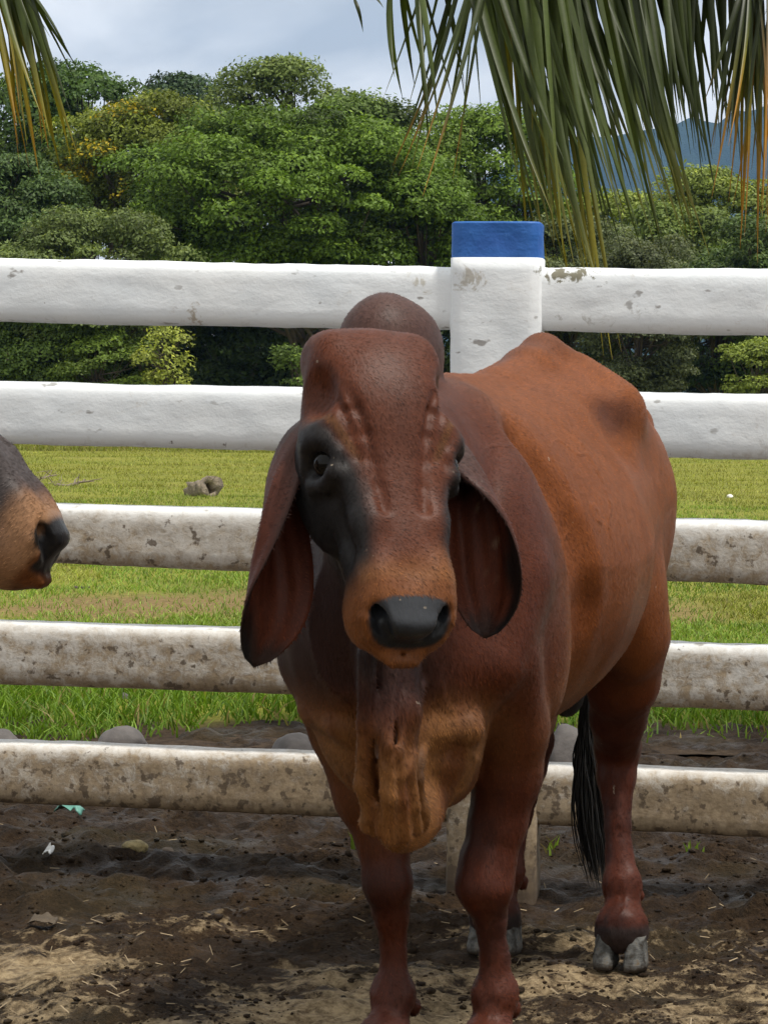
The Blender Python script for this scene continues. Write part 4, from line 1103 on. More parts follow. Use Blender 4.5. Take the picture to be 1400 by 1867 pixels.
def tree(name, label, cx, ytop, hw, ybot, d, col, seed, leaf=.13, dens=1.0, clump=.75, flower=None, group='trees beyond the field', flat=.62, fill=1.0, droop=0.0, stems=1):
    """crown placed from its outline in the photograph (centre, top, half width, lower edge) at distance d"""
    rng = np.random.default_rng(seed)
    c0 = P(cx, ytop, d); cb = P(cx, ybot, d); R_ = hw*d/FPX; zt, zb = c0.z, max(cb.z, .25)
    cen = np.array([c0.x, d, (zt*.46+zb*.54)]); ax = np.array([R_, R_*.85, 1.0])
    base = np.array([c0.x+rng.uniform(-.2, .2)*R_, d+rng.uniform(-.1, .2)*R_, 0])
    area = 4*math.pi*((R_*R_*.85+R_*(zt-zb)*.5*2)/3)
    nc = int(max(14, 2.1*fill*area/(clump**2*2.2)))
    k = rng.normal(0, 1, (nc*2, 3)); k /= np.linalg.norm(k, axis=1)[:, None]
    k = k[k[:, 1] < .75][:nc]                                    # little on the far side
    rr = rng.uniform(.55, 1.0, len(k))**.6
    lump = 1+.22*fbm(k*2.2+seed, 3, seed)
    up = zt-cen[2]; dn = cen[2]-zb
    pos = cen + k*ax*(rr*lump)[:, None]*np.c_[np.ones(len(k)), np.ones(len(k)), np.where(k[:, 2] > 0, up, dn)]
    cr = clump*rng.uniform(.55, 1.25, len(k))*min(1.0, .45+R_/3.5)
    pos[:, 2] = np.maximum(np.minimum(pos[:, 2], zt-cr*.5), .2)
    # the crown: leaves on the upper shells of the clumps
    LV, LC, LN = [], [], []
    for p, r in zip(pos, cr):
        n = int(dens*4*math.pi*r*r*flat*1.7/(leaf*leaf*.42))
        s = rng.normal(0, 1, (n, 3)); s /= np.linalg.norm(s, axis=1)[:, None]
        s = s[(s[:, 2] > -.45+.4*rng.random(n)) & (s[:, 1] < .65)]
        sub = 1+.30*fbm(s*2.6+p, 2, seed+3)
        q = p + s*np.array([1, 1, flat])*(r*(rng.uniform(.62, 1.03, len(s))*sub))[:, None]
        if droop: q[:, 2] -= droop*rng.random(len(q))*r
        LV.append(q); nn = s*np.array([1, 1, 1.3]) + np.array([0, -.1, .55]); LN.append(nn/np.linalg.norm(nn, axis=1)[:, None])
        tone = 1.6*(1+.24*rng.normal())*(1+.25*rng.normal(0, 1, len(q)))
        cc = np.asarray(col)[None]*np.clip(tone, .45, 2)[:, None]
        young = rng.random(len(q)) < .18*(s[:, 2] > .4); cc[young] = cc[young]*np.array([1.45, 1.35, .9])
        if flower is not None:
            fx, fz, fw, fh, amount = flower
            m = math.exp(-((p[0]-fx)/fw)**2-((p[2]-fz)/fh)**2)
            if rng.random() < amount*m:
                fl = rng.random(len(q)) < .42*(s[:, 2] > -.1); cc[fl] = np.array([.46, .35, .014])*rng.uniform(.7, 1.15, (fl.sum(), 1))
        LC.append(cc)
    V, Q, CC = leaves_at(np.concatenate(LV), np.concatenate(LN), leaf, np.concatenate(LC), rng)
    root = empty(name, tuple(base))
    me = mesh_np('crown', V-base, Q, MAT_LEAF); add_color(me, 'leaf', CC); obj('crown', me, root)
    # trunk, limbs to the clumps
    H = zt; tr = max(.05, .022*H); parts = []; hub = []
    for sidx in range(stems):
        b0 = base + np.array([rng.uniform(-.4, .4)*(sidx > 0), rng.uniform(-.3, .3)*(sidx > 0), 0])
        top = np.array([cen[0], cen[1]+.1*R_, zb+(zt-zb)*.45]) + rng.normal(0, .25, 3)*R_*.5*np.array([1, .6, .1])
        f = np.linspace(0, 1, 8)[:, None]; pts = b0+(top-b0)*f + np.sin(f*3.1)*rng.normal(0, .12, 3)*R_*.4
        parts.append(tube(pts-base, np.linspace(tr, tr*.45, 8)/math.sqrt(stems))); hub.append(pts)
    tV, tQ = join(parts); obj('trunk', mesh_np('trunk', tV, tQ, MAT_BARK, True), root)
    limbs = []
    for p in pos[rng.permutation(len(pos))[:min(len(pos), 46)]]:
        h = hub[rng.integers(len(hub))]; st = h[rng.integers(3, 8)]
        mid = (st+p)/2 + np.array([0, 0, -.12])*np.linalg.norm(p-st)
        f = np.linspace(0, 1, 6)[:, None]; pts = st*(1-f)**2+2*mid*f*(1-f)+p*f*f
        limbs.append(tube(pts-base, np.linspace(tr*.35, tr*.07, 6), 5))
    lV, lQ = join(limbs); obj('limbs', mesh_np('limbs', lV, lQ, MAT_BARK, True), root)
    tag(root, label, 'tree' if 'bush' not in name and 'shrub' not in name else 'bush', group)
    return root

GR_M, GR_D, GR_L, GR_O, GR_Y = (.066, .108, .014), (.038, .068, .014), (.115, .160, .024), (.085, .105, .016), (.10, .12, .014)
fp = P(235, 235, 61*1.36)
TREES = [
    ('broadleaf_tree', 'tall dark broadleaf tree rising behind the drooping palm tips at the field edge', 150, 108, 118, 380, 66, GR_D, 1, .15, 1.0, .85),
    ('broadleaf_tree', 'mid green tree behind the left palm\'s yellowing tips', 25, 150, 120, 430, 69, (.055, .088, .016), 30, .15, 1.0, .8),
    ('broadleaf_tree', 'small bluish dark tree crown peeping over the yellow-flowered tree', 312, 138, 66, 300, 75, (.034, .058, .026), 2, .15, .9, .7),
    ('flowering_tree', 'olive green tree with yellow flower clusters in its upper crown', 275, 172, 150, 430, 61, GR_O, 3, .12, 1.0, .75),
    ('broadleaf_tree', 'tall pale-leaved tree with an open crown standing above its neighbours', 515, 112, 102, 300, 70, (.088, .118, .030), 4, .14, .75, .75),
    ('broadleaf_tree', 'broad spreading green tree with layered domed foliage, the biggest beyond the field', 545, 200, 285, 505, 57, GR_M, 5, .125, 1.05, .75),
    ('broadleaf_tree', 'green tree with rounded top directly behind the broad spreading tree', 640, 172, 120, 420, 64, (.07, .105, .024), 6, .14, 1.0, .75),
    ('broadleaf_tree', 'green tree with dark forked limbs above the blue-capped post', 885, 196, 135, 520, 61, (.080, .125, .018), 7, .125, 1.1, .75),
    ('broadleaf_tree', 'dense green tree between the broad spreading tree and the blue-capped post', 770, 300, 110, 560, 56, GR_M, 8, .12, 1.0, .65),
    ('broadleaf_tree', 'dark mixed-green tree hung with palm tips at the wood edge', 5, 285, 140, 560, 58, (.05, .08, .024), 9, .12, 1.0, .65),
    ('leafy_bush', 'light green airy bush in front of the dark wood', 160, 365, 150, 640, 53.5, (.085, .112, .034), 10, .10, .9, .55),
    ('broadleaf_tree', 'light yellow-green tree below the blue mountain behind the palm leaves', 1110, 350, 120, 560, 70, (.135, .168, .030), 11, .14, 1.0, .7),
    ('broadleaf_tree', 'pale green tree beside the orange palm tips', 1330, 292, 125, 560, 67, (.12, .150, .032), 12, .14, 1.0, .7),
    ('broadleaf_tree', 'mid green tree under the gap of the palm leaves', 1235, 372, 100, 600, 63, (.085, .115, .028), 13, .13, 1.0, .65),
    ('broadleaf_tree', 'grey-green tree just right of the blue-capped post', 1030, 395, 110, 640, 59, (.07, .085, .035), 14, .11, 1.0, .6),
    ('broadleaf_tree', 'dark green tree rising behind the right-hand top rail', 1390, 395, 120, 690, 57, (.052, .08, .022), 15, .12, 1.0, .6),
    ('leafy_bush', 'olive grey bush showing between the top two rails behind the rump', 1180, 430, 105, 735, 55, (.066, .078, .036), 16, .09, 1.0, .5),
    ('leafy_bush', 'dark hanging-leaved bush showing between the top two rails', 1300, 470, 90, 730, 57.5, (.03, .052, .022), 17, .13, 1.0, .55),
    ('leafy_bush', 'bright grassy green bush at the foot of the wood', 1385, 610, 70, 760, 53, (.115, .145, .028), 18, .09, 1.0, .42),
    ('leafy_bush', 'mid green bush low under the left top rail', 70, 560, 120, 760, 53.5, (.062, .095, .022), 19, .10, 1.0, .5),
    ('leafy_bush', 'fresh green bush beside the pale sapling', 190, 590, 85, 760, 52.5, (.085, .125, .022), 20, .09, 1.0, .45),
    ('young_tree', 'pale yellow-green sapling with drooping leaf sprays', 300, 585, 52, 705, 51.5, (.19, .215, .045), 21, .10, .55, .36),
    ('leafy_bush', 'small green bush half hidden behind the bull\'s brow', 545, 610, 40, 760, 53, (.07, .105, .024), 22, .09, 1.0, .42),
    ('broadleaf_tree', 'dark tree deep in the shade of the wood', 430, 300, 200, 760, 71, (.034, .055, .014), 23, .17, .9, .8),
    ('broadleaf_tree', 'dark tree far back behind the hump', 735, 270, 200, 760, 71, (.036, .058, .014), 24, .17, .9, .8),
    ('broadleaf_tree', 'dark tree far back behind the light airy bush', 130, 270, 210, 760, 71, (.036, .058, .014), 25, .17, .9, .8),
    ('broadleaf_tree', 'dark tree far back behind the bull\'s rump', 1010, 400, 180, 760, 72, (.036, .058, .014), 26, .17, .9, .8),
    ('broadleaf_tree', 'dark tree far back behind the bright grassy bush', 1360, 440, 190, 760, 73, (.032, .050, .018), 27, .17, .9, .8),
    ('leafy_bush', 'dark undergrowth bush filling the shade between the pale sapling and the bull', 430, 560, 150, 790, 60, (.026, .042, .012), 51, .13, 1.0, .7),
    ('leafy_bush', 'dark undergrowth bush behind the fence post', 850, 560, 150, 790, 60, (.026, .042, .012), 52, .13, 1.0, .7),
    ('leafy_bush', 'dark undergrowth bush behind the low bush under the left top rail', 130, 560, 150, 790, 62, (.026, .042, .012), 53, .13, 1.0, .7),
    ('broadleaf_tree', 'dark tree standing left of the whole wood edge', -230, 230, 170, 740, 60, GR_D, 28, .16, .9, .8),
    ('broadleaf_tree', 'green tree at the right end of the wood edge', 1620, 330, 170, 740, 62, GR_M, 29, .16, .9, .8),
    ('broadleaf_tree', 'dark round tree beyond the left end of the fence', -560, 200, 230, 745, 63, GR_D, 41, .24, .8, 1.0),
    ('broadleaf_tree', 'green spreading tree far beyond the left end of the fence', -960, 240, 240, 745, 64, GR_M, 42, .24, .8, 1.0),
    ('broadleaf_tree', 'green spreading tree beyond the right end of the fence', 1950, 300, 230, 745, 64, GR_M, 43, .24, .8, 1.0),
    ('broadleaf_tree', 'olive tree far beyond the right end of the fence', 2330, 280, 230, 745, 65, GR_O, 44, .24, .8, 1.0),
]
for tr_ in TREES:
    nm, lb, cx, yt, hw, yb, d, col, sd, lf, de, cl = tr_
    d, lf, cl = d*1.36, lf*1.36*.86, cl*1.36
    tree(nm, lb, cx, yt, hw, yb, d, col, sd, lf, de, cl, flower=(fp.x, fp.z, 1.4, 1.5, .6) if nm == 'flowering_tree' else None,
         group='bushes along the wood edge' if 'bush' in nm else 'trees beyond the field', droop=.6 if nm == 'young_tree' else 0.0, stems=3 if sd in (5, 7, 23, 24) else 1)

# ------------------------------------------------------------------ palms
def leaflet_material():
    t = NT('palm_leaflet'); c = t.attr('leaf'); v = t.coord('Object')
    n = t.noise(v, 70, 3, .6)
    c2 = t.mix(t.ramp(n, (.35, .0), (.75, .45)), c, t.mix(1.0, c, (.55, .6, .5), 'MULTIPLY'))
    t.done(c2, .42, t.bump(n, .1, .003)); t.b.inputs['Specular IOR Level'].default_value = .28
    tr = t.node('ShaderNodeBsdfTranslucent'); t.l.new(t.mix(1.0, c2, (1.3, 1.3, .5), 'MULTIPLY'), tr.inputs['Color'])
    mx = t.node('ShaderNodeMixShader'); mx.inputs[0].default_value = .22
    t.l.new(t.b.outputs[0], mx.inputs[1]); t.l.new(tr.outputs[0], mx.inputs[2]); t.l.new(mx.outputs[0], t.out.inputs['Surface'])
    return t.m
MAT_PALM = leaflet_material(); MAT_RACHIS = simple('palm_rachis', (.13, .12, .045), .5, 20, .2)
PG, PD, PY, PO, PB = np.array([.064, .088, .018]), np.array([.022, .030, .007]), np.array([.25, .20, .014]), np.array([.36, .165, .016]), np.array([.14, .085, .03])

def leaflet(a, b, c, wid, cols, parent, rng):
    """a hanging palm leaflet: a V-folded blade from a by way of b to c"""
    n = 10; f = np.linspace(0, 1, n)[:, None]
    pts = a*(1-f)**2+2*b*f*(1-f)+c*f*f
    T = np.gradient(pts, axis=0); T /= np.linalg.norm(T, axis=1)[:, None]
    tw = rng.uniform(-.9, .9); sd = np.array([math.cos(tw), math.sin(tw), 0.0])
    s = sd - T*(T @ sd)[:, None]; s /= np.linalg.norm(s, axis=1)[:, None]; nn = np.cross(T, s)
    w = wid*.80*np.interp(f[:, 0], [0, .08, .35, .7, 1], [.35, .85, 1, .66, .04])[:, None]
    fold = .45*w*np.sign(nn[:, 1:2]+1e-6)
    V = np.stack([pts-s*w*.5+nn*fold*.5, pts, pts+s*w*.5+nn*fold*.5], 1).reshape(-1, 3)
    Q = []
    for i in range(n-1):
        for j in range(2):
            p = i*3+j; Q.append((p, p+1, p+4, p+3))
    ck = np.array(cols, float); cf = np.linspace(0, 1, len(ck))
    cc = np.stack([np.interp(f[:, 0], cf, ck[:, j]) for j in range(3)], 1)*rng.uniform(.75, 1.2)
    me = mesh_np('leaflet', V, np.array(Q), MAT_PALM, False); add_color(me, 'leaf', np.repeat(cc, 3, 0))
    return obj('leaflet', me, parent)

def palm(label, trunk_px, d0, fronds, seed, away=0.0):
    rng = np.random.default_rng(seed)
    tp = P(trunk_px[0], trunk_px[1], d0); base = np.array([tp.x, tp.y, 0.0]); crown = np.array(tp)
    root = empty('coconut_palm', tuple(base))
    f = np.linspace(0, 1, 40); pts = np.c_[.12*np.sin(f*2), 0*f, f*crown[2]]
    r = .13-.035*f + .006*np.sin(f*95)
    V, Q = tube(pts, r, 14); obj('trunk', mesh_np('trunk', V, Q, MAT_BARK, True), root)
    def bez(pl, f):
        pl = np.array(pl, float); s = np.linspace(0, 1, len(pl))
        return np.stack([np.interp(f, s, pl[:, j]) for j in range(3)], -1)
    for rach, groups in fronds:
        line = [crown] + [np.array(P(*q)) for q in rach]
        g = np.linspace(0, 1, 30); L = bez(line, g); ker = np.hanning(7); ker /= ker.sum()
        L = np.stack([np.convolve(np.pad(L[:, j], 3, mode='edge'), ker, 'valid') for j in range(3)], 1)
        V, Q = tube(L-base, np.linspace(.026, .006, 30), 8)
        fr = obj('frond', mesh_np('frond', V, Q, MAT_RACHIS, True), root)
        for (n, xa, xb, ea, eb, dd, wid, cols, bow) in groups:
            for i in range(n):
                u = (i+rng.uniform(-.3, .3))/max(1, n-1); u = min(max(u, 0), 1)
                # start: the rachis point whose picture column is about the wanted one
                sx = xa+(xb-xa)*u
                best = min(range(30), key=lambda k: abs(proj(L[k])[0]-sx)); a = L[best]
                ex, ey = ea[0]+(eb[0]-ea[0])*u+rng.normal(0, 22), ea[1]+(eb[1]-ea[1])*u+rng.normal(0, 42)
                c = np.array(P(ex, ey, dd+rng.uniform(-.4, .4)))
                b = (a+c)/2 + np.array([(bow+rng.normal(0, .05))*np.linalg.norm(c-a)*.6, rng.normal(0, .06), (.10+rng.normal(0, .04))*np.linalg.norm(c-a)])
                leaflet(a-base, b-base, c-base, wid*rng.uniform(.75, 1.2), cols, fr, rng)
    # the rest of the crown, away from the picture
    for k in range(7):
        az = away + (k-3)*.42 + rng.normal(0, .08); el = .35+.5*(k % 3)/2; Lf = rng.uniform(2.2, 2.8)
        f = np.linspace(0, 1, 16)[:, None]; dr = np.array([math.cos(az), math.sin(az), 0])
        L = crown + dr*Lf*f*math.cos(el*.6) + np.array([0, 0, 1.0])*(Lf*math.sin(el)*f - 1.5*f*f)
        parts = [tube(L-base, np.linspace(.026, .006, 16), 6)]
        cols = [np.tile(PG, (len(parts[0][0]), 1))]; sidev = np.cross(dr, [0, 0, 1.0])
        for s in (-1, 1):
            for g in np.linspace(.12, .98, 34):
                a = np.array([np.interp(g, f[:, 0], L[:, j]) for j in range(3)])-base; ln = .75*math.sin(.35+2.4*g)+.15
                b = a + s*sidev*ln*.45 + dr*ln*.3 + np.array([0, 0, -.10*ln]); c = a + s*sidev*ln*.6 + dr*ln*.5 + np.array([0, 0, -.62*ln+rng.normal(0, .06)])
                w = dr*.016
                parts.append((np.array([a-w, a+w, b+w, b-w, c]), np.array([(0, 1, 2, 3), (3, 2, 4, 4)]))); cols.append(np.tile(gd*rng.uniform(.7, 1.3), (5, 1)))
        V, Q = join(parts)
        me = bpy.data.meshes.new('frond'); me.from_pydata(V.tolist(), [], [tuple(dict.fromkeys(q)) for q in Q.tolist()]); me.materials.append(MAT_PALM); add_color(me, 'leaf', np.concatenate(cols)); obj('frond', me, root)
    return tag(root, label, 'palm')

g_, d_, y_, o_, b_ = PG, PD, PY, PO, PB
gd = (PG+PD)/2; yg = PG*.45+PY*.55
palm('coconut palm whose long green and orange-tipped leaflets hang over the right half of the fence', (1980, -420), 9.0, [
    # frond nearest the fence, its leaflets falling to the lower right
    ([(1500, -520, 8.6), (1150, -380, 8.2), (930, -190, 8.0), (830, -60, 7.9)], [
        (24, 850, 1010, (985, 380), (1085, 500), 7.9, .034, (gd, g_, g_, g_, yg), -.09),
        (26, 880, 1050, (1020, 300), (1190, 460), 8.0, .032, (d_, g_, gd, g_, gd), -.12),
        (11, 950, 1060, (1020, 470), (1130, 650), 8.2, .028, (d_, gd, gd, yg, y_), -.08),
        (12, 860, 960, (930, 250), (1000, 350), 8.3, .024, (d_, gd, yg, yg), .02)]),
    # frond behind it, dark and dense
    ([(1600, -420, 9.2), (1300, -330, 9.2), (1060, -200, 9.1), (900, -90, 9.0)], [
        (44, 920, 1250, (1060, 200), (1310, 290), 9.0, .038, (d_, d_, gd, gd, gd), -.10),
        (30, 900, 1380, (1010, 150), (1400, 210), 9.4, .046, (d_, d_, d_, d_, gd), -.10),
        (32, 970, 1140, (1120, 330), (1280, 430), 8.9, .034, (d_, d_, gd, g_, yg), -.12),
        (20, 1150, 1400, (1190, 220), (1380, 260), 9.3, .034, (d_, d_, d_, gd), -.06)]),
    # short frond at the far right with dying orange tips
    ([(1700, -260, 8.8), (1480, -160, 8.6), (1360, -60, 8.5)], [
        (15, 1310, 1430, (1318, 370), (1440, 470), 8.5, .022, (d_, d_, gd, yg, o_, o_), .03),
        (22, 1270, 1460, (1270, 230), (1450, 300), 8.6, .026, (d_, d_, d_, gd, b_), -.02),
        (8, 1360, 1440, (1380, 350), (1440, 420), 8.4, .016, (d_, d_, b_, o_, o_), .05)]),
    # frond reaching left, sparse thin leaflets that bend to the left
    ([(1480, -560, 8.4), (1150, -440, 8.0), (900, -180, 7.8), (720, -30, 7.7), (640, -2, 7.7)], [
        (7, 850, 930, (702, 300), (805, 330), 7.7, .022, (d_, d_, gd, gd, o_), .10),
        (6, 800, 900, (725, 230), (790, 320), 7.8, .017, (d_, d_, gd, g_, yg), .05),
        (6, 705, 770, (738, 180), (790, 230), 7.7, .024, (g_, g_, g_, gd), -.04),
        (7, 735, 860, (800, 150), (900, 200), 7.8, .014, (d_, d_, gd, gd), -.05),
        (2, 648, 668, (643, 78), (690, 48), 7.7, .013, (d_, d_, gd), .0)])], 5, away=.35)
palm('coconut palm at the left with yellowing leaflet tips dangling in front of the dark trees', (-620, -380), 9.4, [
    ([(-330, -330, 8.9), (-120, -210, 8.6), (20, -60, 8.4), (55, -20, 8.4)], [
        (16, -40, 40, (30, 190), (112, 285), 8.4, .030, (gd, g_, g_, yg, y_), -.05),
        (8, -90, 0, (-20, 210), (60, 260), 8.5, .026, (d_, gd, yg, y_, o_), .0),
        (7, 10, 55, (95, 100), (128, 185), 8.4, .015, (d_, gd, gd, d_), -.10),
        (9, -60, 30, (8, 230), (100, 250), 8.6, .022, (d_, gd, y_, o_), -.03)])], 9, away=math.pi-.35)
# ------------------------------------------------------------------ grass
def blade_material():
    t = NT('grass_blades'); c = t.attr('leaf'); t.done(c, .5); t.b.inputs['Specular IOR Level'].default_value = .4
    tr = t.node('ShaderNodeBsdfTranslucent'); t.l.new(t.mix(1.0, c, (1.2, 1.3, .5), 'MULTIPLY'), tr.inputs['Color'])
    mx = t.node('ShaderNodeMixShader'); mx.inputs[0].default_value = .3
    t.l.new(t.b.outputs[0], mx.inputs[1]); t.l.new(tr.outputs[0], mx.inputs[2]); t.l.new(mx.outputs[0], t.out.inputs['Surface'])
    return t.m
MAT_GRASS = blade_material(); MAT_GRASS.node_tree.nodes['Principled BSDF'].inputs['Specular IOR Level'].default_value = .2
def blades(name, xy, h, w, col, rng, bend=.5, z0=None):
    n = len(xy); a = rng.uniform(0, 6.283, n); dx, dy = np.cos(a), np.sin(a)
    fa = rng.uniform(-.6, .6, n); sx, sy = np.cos(fa), np.sin(fa)     # width mostly across the view
    lean = bend*rng.uniform(.1, 1, n)*h
    z = lawn_z(np.c_[xy, np.zeros(n)])-.012 if z0 is None else z0
    p0 = np.c_[xy, z-.004]
    side = np.c_[sx, sy, 0*sx]*w[:, None]/2
    lv = np.c_[dx*lean, dy*lean, 0*dx]
    m = p0+lv*.35+np.c_[0*h, 0*h, h*.6]; t = p0+lv+np.c_[0*h, 0*h, h]
    V = np.stack([p0-side, p0+side, m+side*.8, m-side*.8, t], 1).reshape(-1, 3)
    i = np.arange(n)[:, None]*5
    F = np.concatenate([i+[0, 1, 2], i+[0, 2, 3], i+[3, 2, 4]], 1).reshape(-1, 3)
    me = mesh_np(name, V, F, MAT_GRASS)
    sh = np.tile([.65, .65, 1, 1, 1.15], n)[:, None]
    add_color(me, 'leaf', np.repeat(col, 5, 0)*sh); return obj(name, me)
def grass_cols(n, rng, a, b, dry=.1):
    c = np.asarray(a)+(np.asarray(b)-np.asarray(a))*rng.random((n, 1)); c = c*rng.uniform(.7, 1.25, (n, 1))
    k = rng.random(n) < dry; c[k] = np.array([.28, .22, .09])*rng.uniform(.6, 1.2, (k.sum(), 1)); return c
rng = np.random.default_rng(7)
def scatter(n, y0, y1, half):
    """points spread so that they come out about even in the picture"""
    u = rng.random(n); y = 1/(1/y0+(1/y1-1/y0)*u); x = (rng.random(n)*2-1)*half*y; return np.c_[x, y]
def keep(xy, f, seed):
    n = fbm(np.c_[xy*1.6, np.zeros(len(xy))], 3, seed); return xy[f(xy, n)]
# lush band behind the stones
xy = scatter(30000, 8.75, 13.0, .21)
nz = fbm(np.c_[xy*1.7, 0*xy[:, 0]], 3, 44)
edge = 9.05 + .55*np.maximum(vnoise(np.c_[xy[:, 0]*1.3, 0*xy[:, 0], 0*xy[:, 0]+3], 6), -.5)
den = sstep(-.15, .6, xy[:, 1]-edge+.25*nz)*sstep(13.2, 11.4, xy[:, 1]+.4*nz)
xy = xy[rng.random(len(xy)) < den]; n = len(xy)
tall = np.interp(xy[:, 1], [8.8, 9.6, 10.6, 12.5], [.5, 1.0, 1.1, .6])
o = blades('tall_grass', xy, rng.uniform(.03, .11, n)*tall, rng.uniform(.004, .009, n), grass_cols(n, rng, (.075, .155, .012), (.19, .29, .035), .06), rng, 1.5)
o['kind'] = 'stuff'; tag(o, 'lush green grass growing along the stones behind the fence', 'grass')
# short lawn
xy = scatter(190000, 11.2, 78, .20); n0 = len(xy)
so_ = soil_f(np.c_[xy, 0*xy[:, 0]]); xy = xy[rng.random(n0) > so_*1.0]; n = len(xy)
yy = xy[:, 1]
cn = fbm(np.c_[xy*.35, 0*yy], 3, 12)
c = grass_cols(n, rng, (.17, .215, .032), (.32, .33, .07), .12)
c = c*(1+.45*np.clip(cn, -1, 1))[:, None]*np.where(fbm(np.c_[xy*.22+5, 0*yy], 3, 19)[:, None] > .1, np.array([.72, .98, .8]), 1.0)
strip = (sstep(17, 19, yy)*sstep(27, 23, yy)*(xy[:, 0] > .5))[:, None]; c = c*(1-strip*.55)+strip*.55*np.array([.10, .24, .03])
yel = sstep(24, 40, yy)[:, None]; c = c*(1-yel*.6)+yel*.6*np.array([.30, .29, .06])*rng.uniform(.75, 1.2, (n, 1))
c *= np.exp(rng.normal(0, .22, n))[:, None]
o = blades('lawn_grass', xy, rng.uniform(.012, .042, n)*np.interp(yy, [11, 20, 57, 78], [1, 1.1, 1.9, 2.6]), .0042*np.interp(yy, [11, 20, 57, 78], [1, 1.4, 2.8, 3.8])*rng.uniform(.7, 1.3, n), c, rng, 1.6)
o['kind'] = 'stuff'; tag(o, 'short yellowish green lawn grass stretching to the wood edge', 'grass')
# weeds at the foot of the wood, in its shade
nw = 20000; xy = np.c_[rng.uniform(-14, 14, nw), rng.uniform(66, 70, nw)]
o = blades('wood_edge_grass', xy, rng.uniform(.08, .26, nw)*(.6+.5*np.clip(fbm(np.c_[xy*.8, 0*xy[:, 0]], 3, 5), -1, 1)), rng.uniform(.010, .02, nw), grass_cols(nw, rng, (.16, .2, .03), (.30, .30, .06), .2), rng, 1.2)
o['kind'] = 'stuff'; tag(o, 'longer rough grass along the foot of the wood', 'grass')
# ------------------------------------------------------------------ stones, litter and clods
def lump_mesh(name, rx, ry, rz, seed, mat, amp=.16, sub=3, freq=2.2):
    import bmesh
    bm = bmesh.new(); bmesh.ops.create_icosphere(bm, subdivisions=sub, radius=1.0)
    co = np.array([v.co[:] for v in bm.verts]); n = 1+amp*fbm(co*freq+seed*3.1, 3, seed)
    co = co*n[:, None]*np.array([rx, ry, rz])
    for v, c in zip(bm.verts, co): v.co = c
    me = bpy.data.meshes.new(name); bm.to_mesh(me); bm.free()
    me.polygons.foreach_set('use_smooth', np.ones(len(me.polygons), bool)); me.materials.append(mat); return me
MAT_STONE = simple('grey_river_stone', (.10, .088, .082), .7, 30, .35, .01, .35)
def stone(px, pw, top, label, seed, ybase, ry=.09, mat=None, rzs=1.0, grp=None, cat='stone', name='stone'):
    g = G(px, ybase); sc = FPX/g.y; rx = pw/2/sc; h = (P(px, top, g.y).z)
    me = lump_mesh(name, rx, ry, h*.62*rzs, seed, mat or MAT_STONE, .10, 4, 1.4)
    o = obj(name, me); gz = float(ground_z(np.array([[g.x, g.y, 0.0]]))[0]) if g.y < 8.5 else 0.0
    o.location = (g.x, g.y, h - h*.62*rzs*1.02 + max(gz, 0)); o.rotation_euler = (0, 0, seed*.7)
    return tag(o, label, cat, grp)
stone(222, 88, 1321, 'rounded grey stone on the grass edge nearest the plastic scrap', 3, 1392, grp='stones behind the fence')
stone(538, 84, 1335, 'rounded grey stone just beside the bull\'s foreleg behind the bottom rail', 5, 1404, grp='stones behind the fence')
stone(1034, 72, 1318, 'tall dark grey stone beside the fence post and black tail', 8, 1412, grp='stones behind the fence', rzs=1.35)
stone(-8, 70, 1325, 'low brown-grey stone at the left end of the stone row', 11, 1392, grp='stones behind the fence')
stone(225, 26, 1262, 'small grey stone sunk in the lush grass', 13, 1290, grp='stones behind the fence', ry=.03)
MAT_YST = simple('mossy_yellow_stone', (.22, .18, .085), .85, 60, .9, .012, .6)
stone(246, 50, 1556, 'yellowish lichened stone lying on the dark mud', 17, 1578, .03, MAT_YST)
stone(304, 30, 1560, 'small brown stone beside the yellowish stone', 19, 1580, .02, simple('brown_stone', (.10, .075, .055), .85, 45, .5))

stone(1330, 14, 901, 'small white stone on the far lawn', 29, 913, .05, simple('white_stone', (.7, .68, .62), .8, 30, .3))

def crumple(name, px, py, wpx, hpx, mat, label, cat, seed, hgt=.02):
    """thin crumpled sheet lying on the ground"""
    g = G(px, py); s = g.y/FPX; nx, ny = 16, 10; V = []
    for j in range(ny):
        for i in range(nx):
            u, v = i/(nx-1)*2-1, j/(ny-1)*2-1
            e = 1-.35*abs(math.sin(3*u+seed))*abs(v)
            V.append((u*wpx*s/2, v*.05*e, 0))
    V = np.array(V); V[:, 2] = hgt*(.9+.6*fbm(V*45+seed, 3, seed))*(1-.7*np.abs(V[:, 0]/(wpx*s/2))**3)
    i = np.arange(nx*ny).reshape(ny, nx); q = np.stack([i[:-1, :-1].ravel(), i[:-1, 1:].ravel(), i[1:, 1:].ravel(), i[1:, :-1].ravel()], 1)
    o = obj(name, mesh_np(name, V, q, mat, True)); o.location = (g.x, g.y, .010+max(0, float(ground_z(np.array([[g.x, g.y, 0.0]]))[0])))
    md = o.modifiers.new('t', 'SOLIDIFY'); md.thickness = .002
    return tag(o, label, cat)
crumple('plastic_scrap', 126, 1492, 52, 16, simple('teal_plastic', (.10, .27, .22), .4, 40, .3), 'crumpled teal plastic scrap lying under the bottom rail', 'plastic scrap', 4, .030)
crumple('white_scrap', 88, 1592, 16, 6, simple('white_scrap', (.75, .75, .72), .6, 40, .2), 'tiny white paper scrap on the mud', 'paper scrap', 7, .012)
crumple('dead_leaf', 78, 1698, 50, 8, simple('dead_leaf', (.075, .056, .036), .8, 40, .3), 'long pale dead leaf lying on the mud', 'leaf', 9, .012)

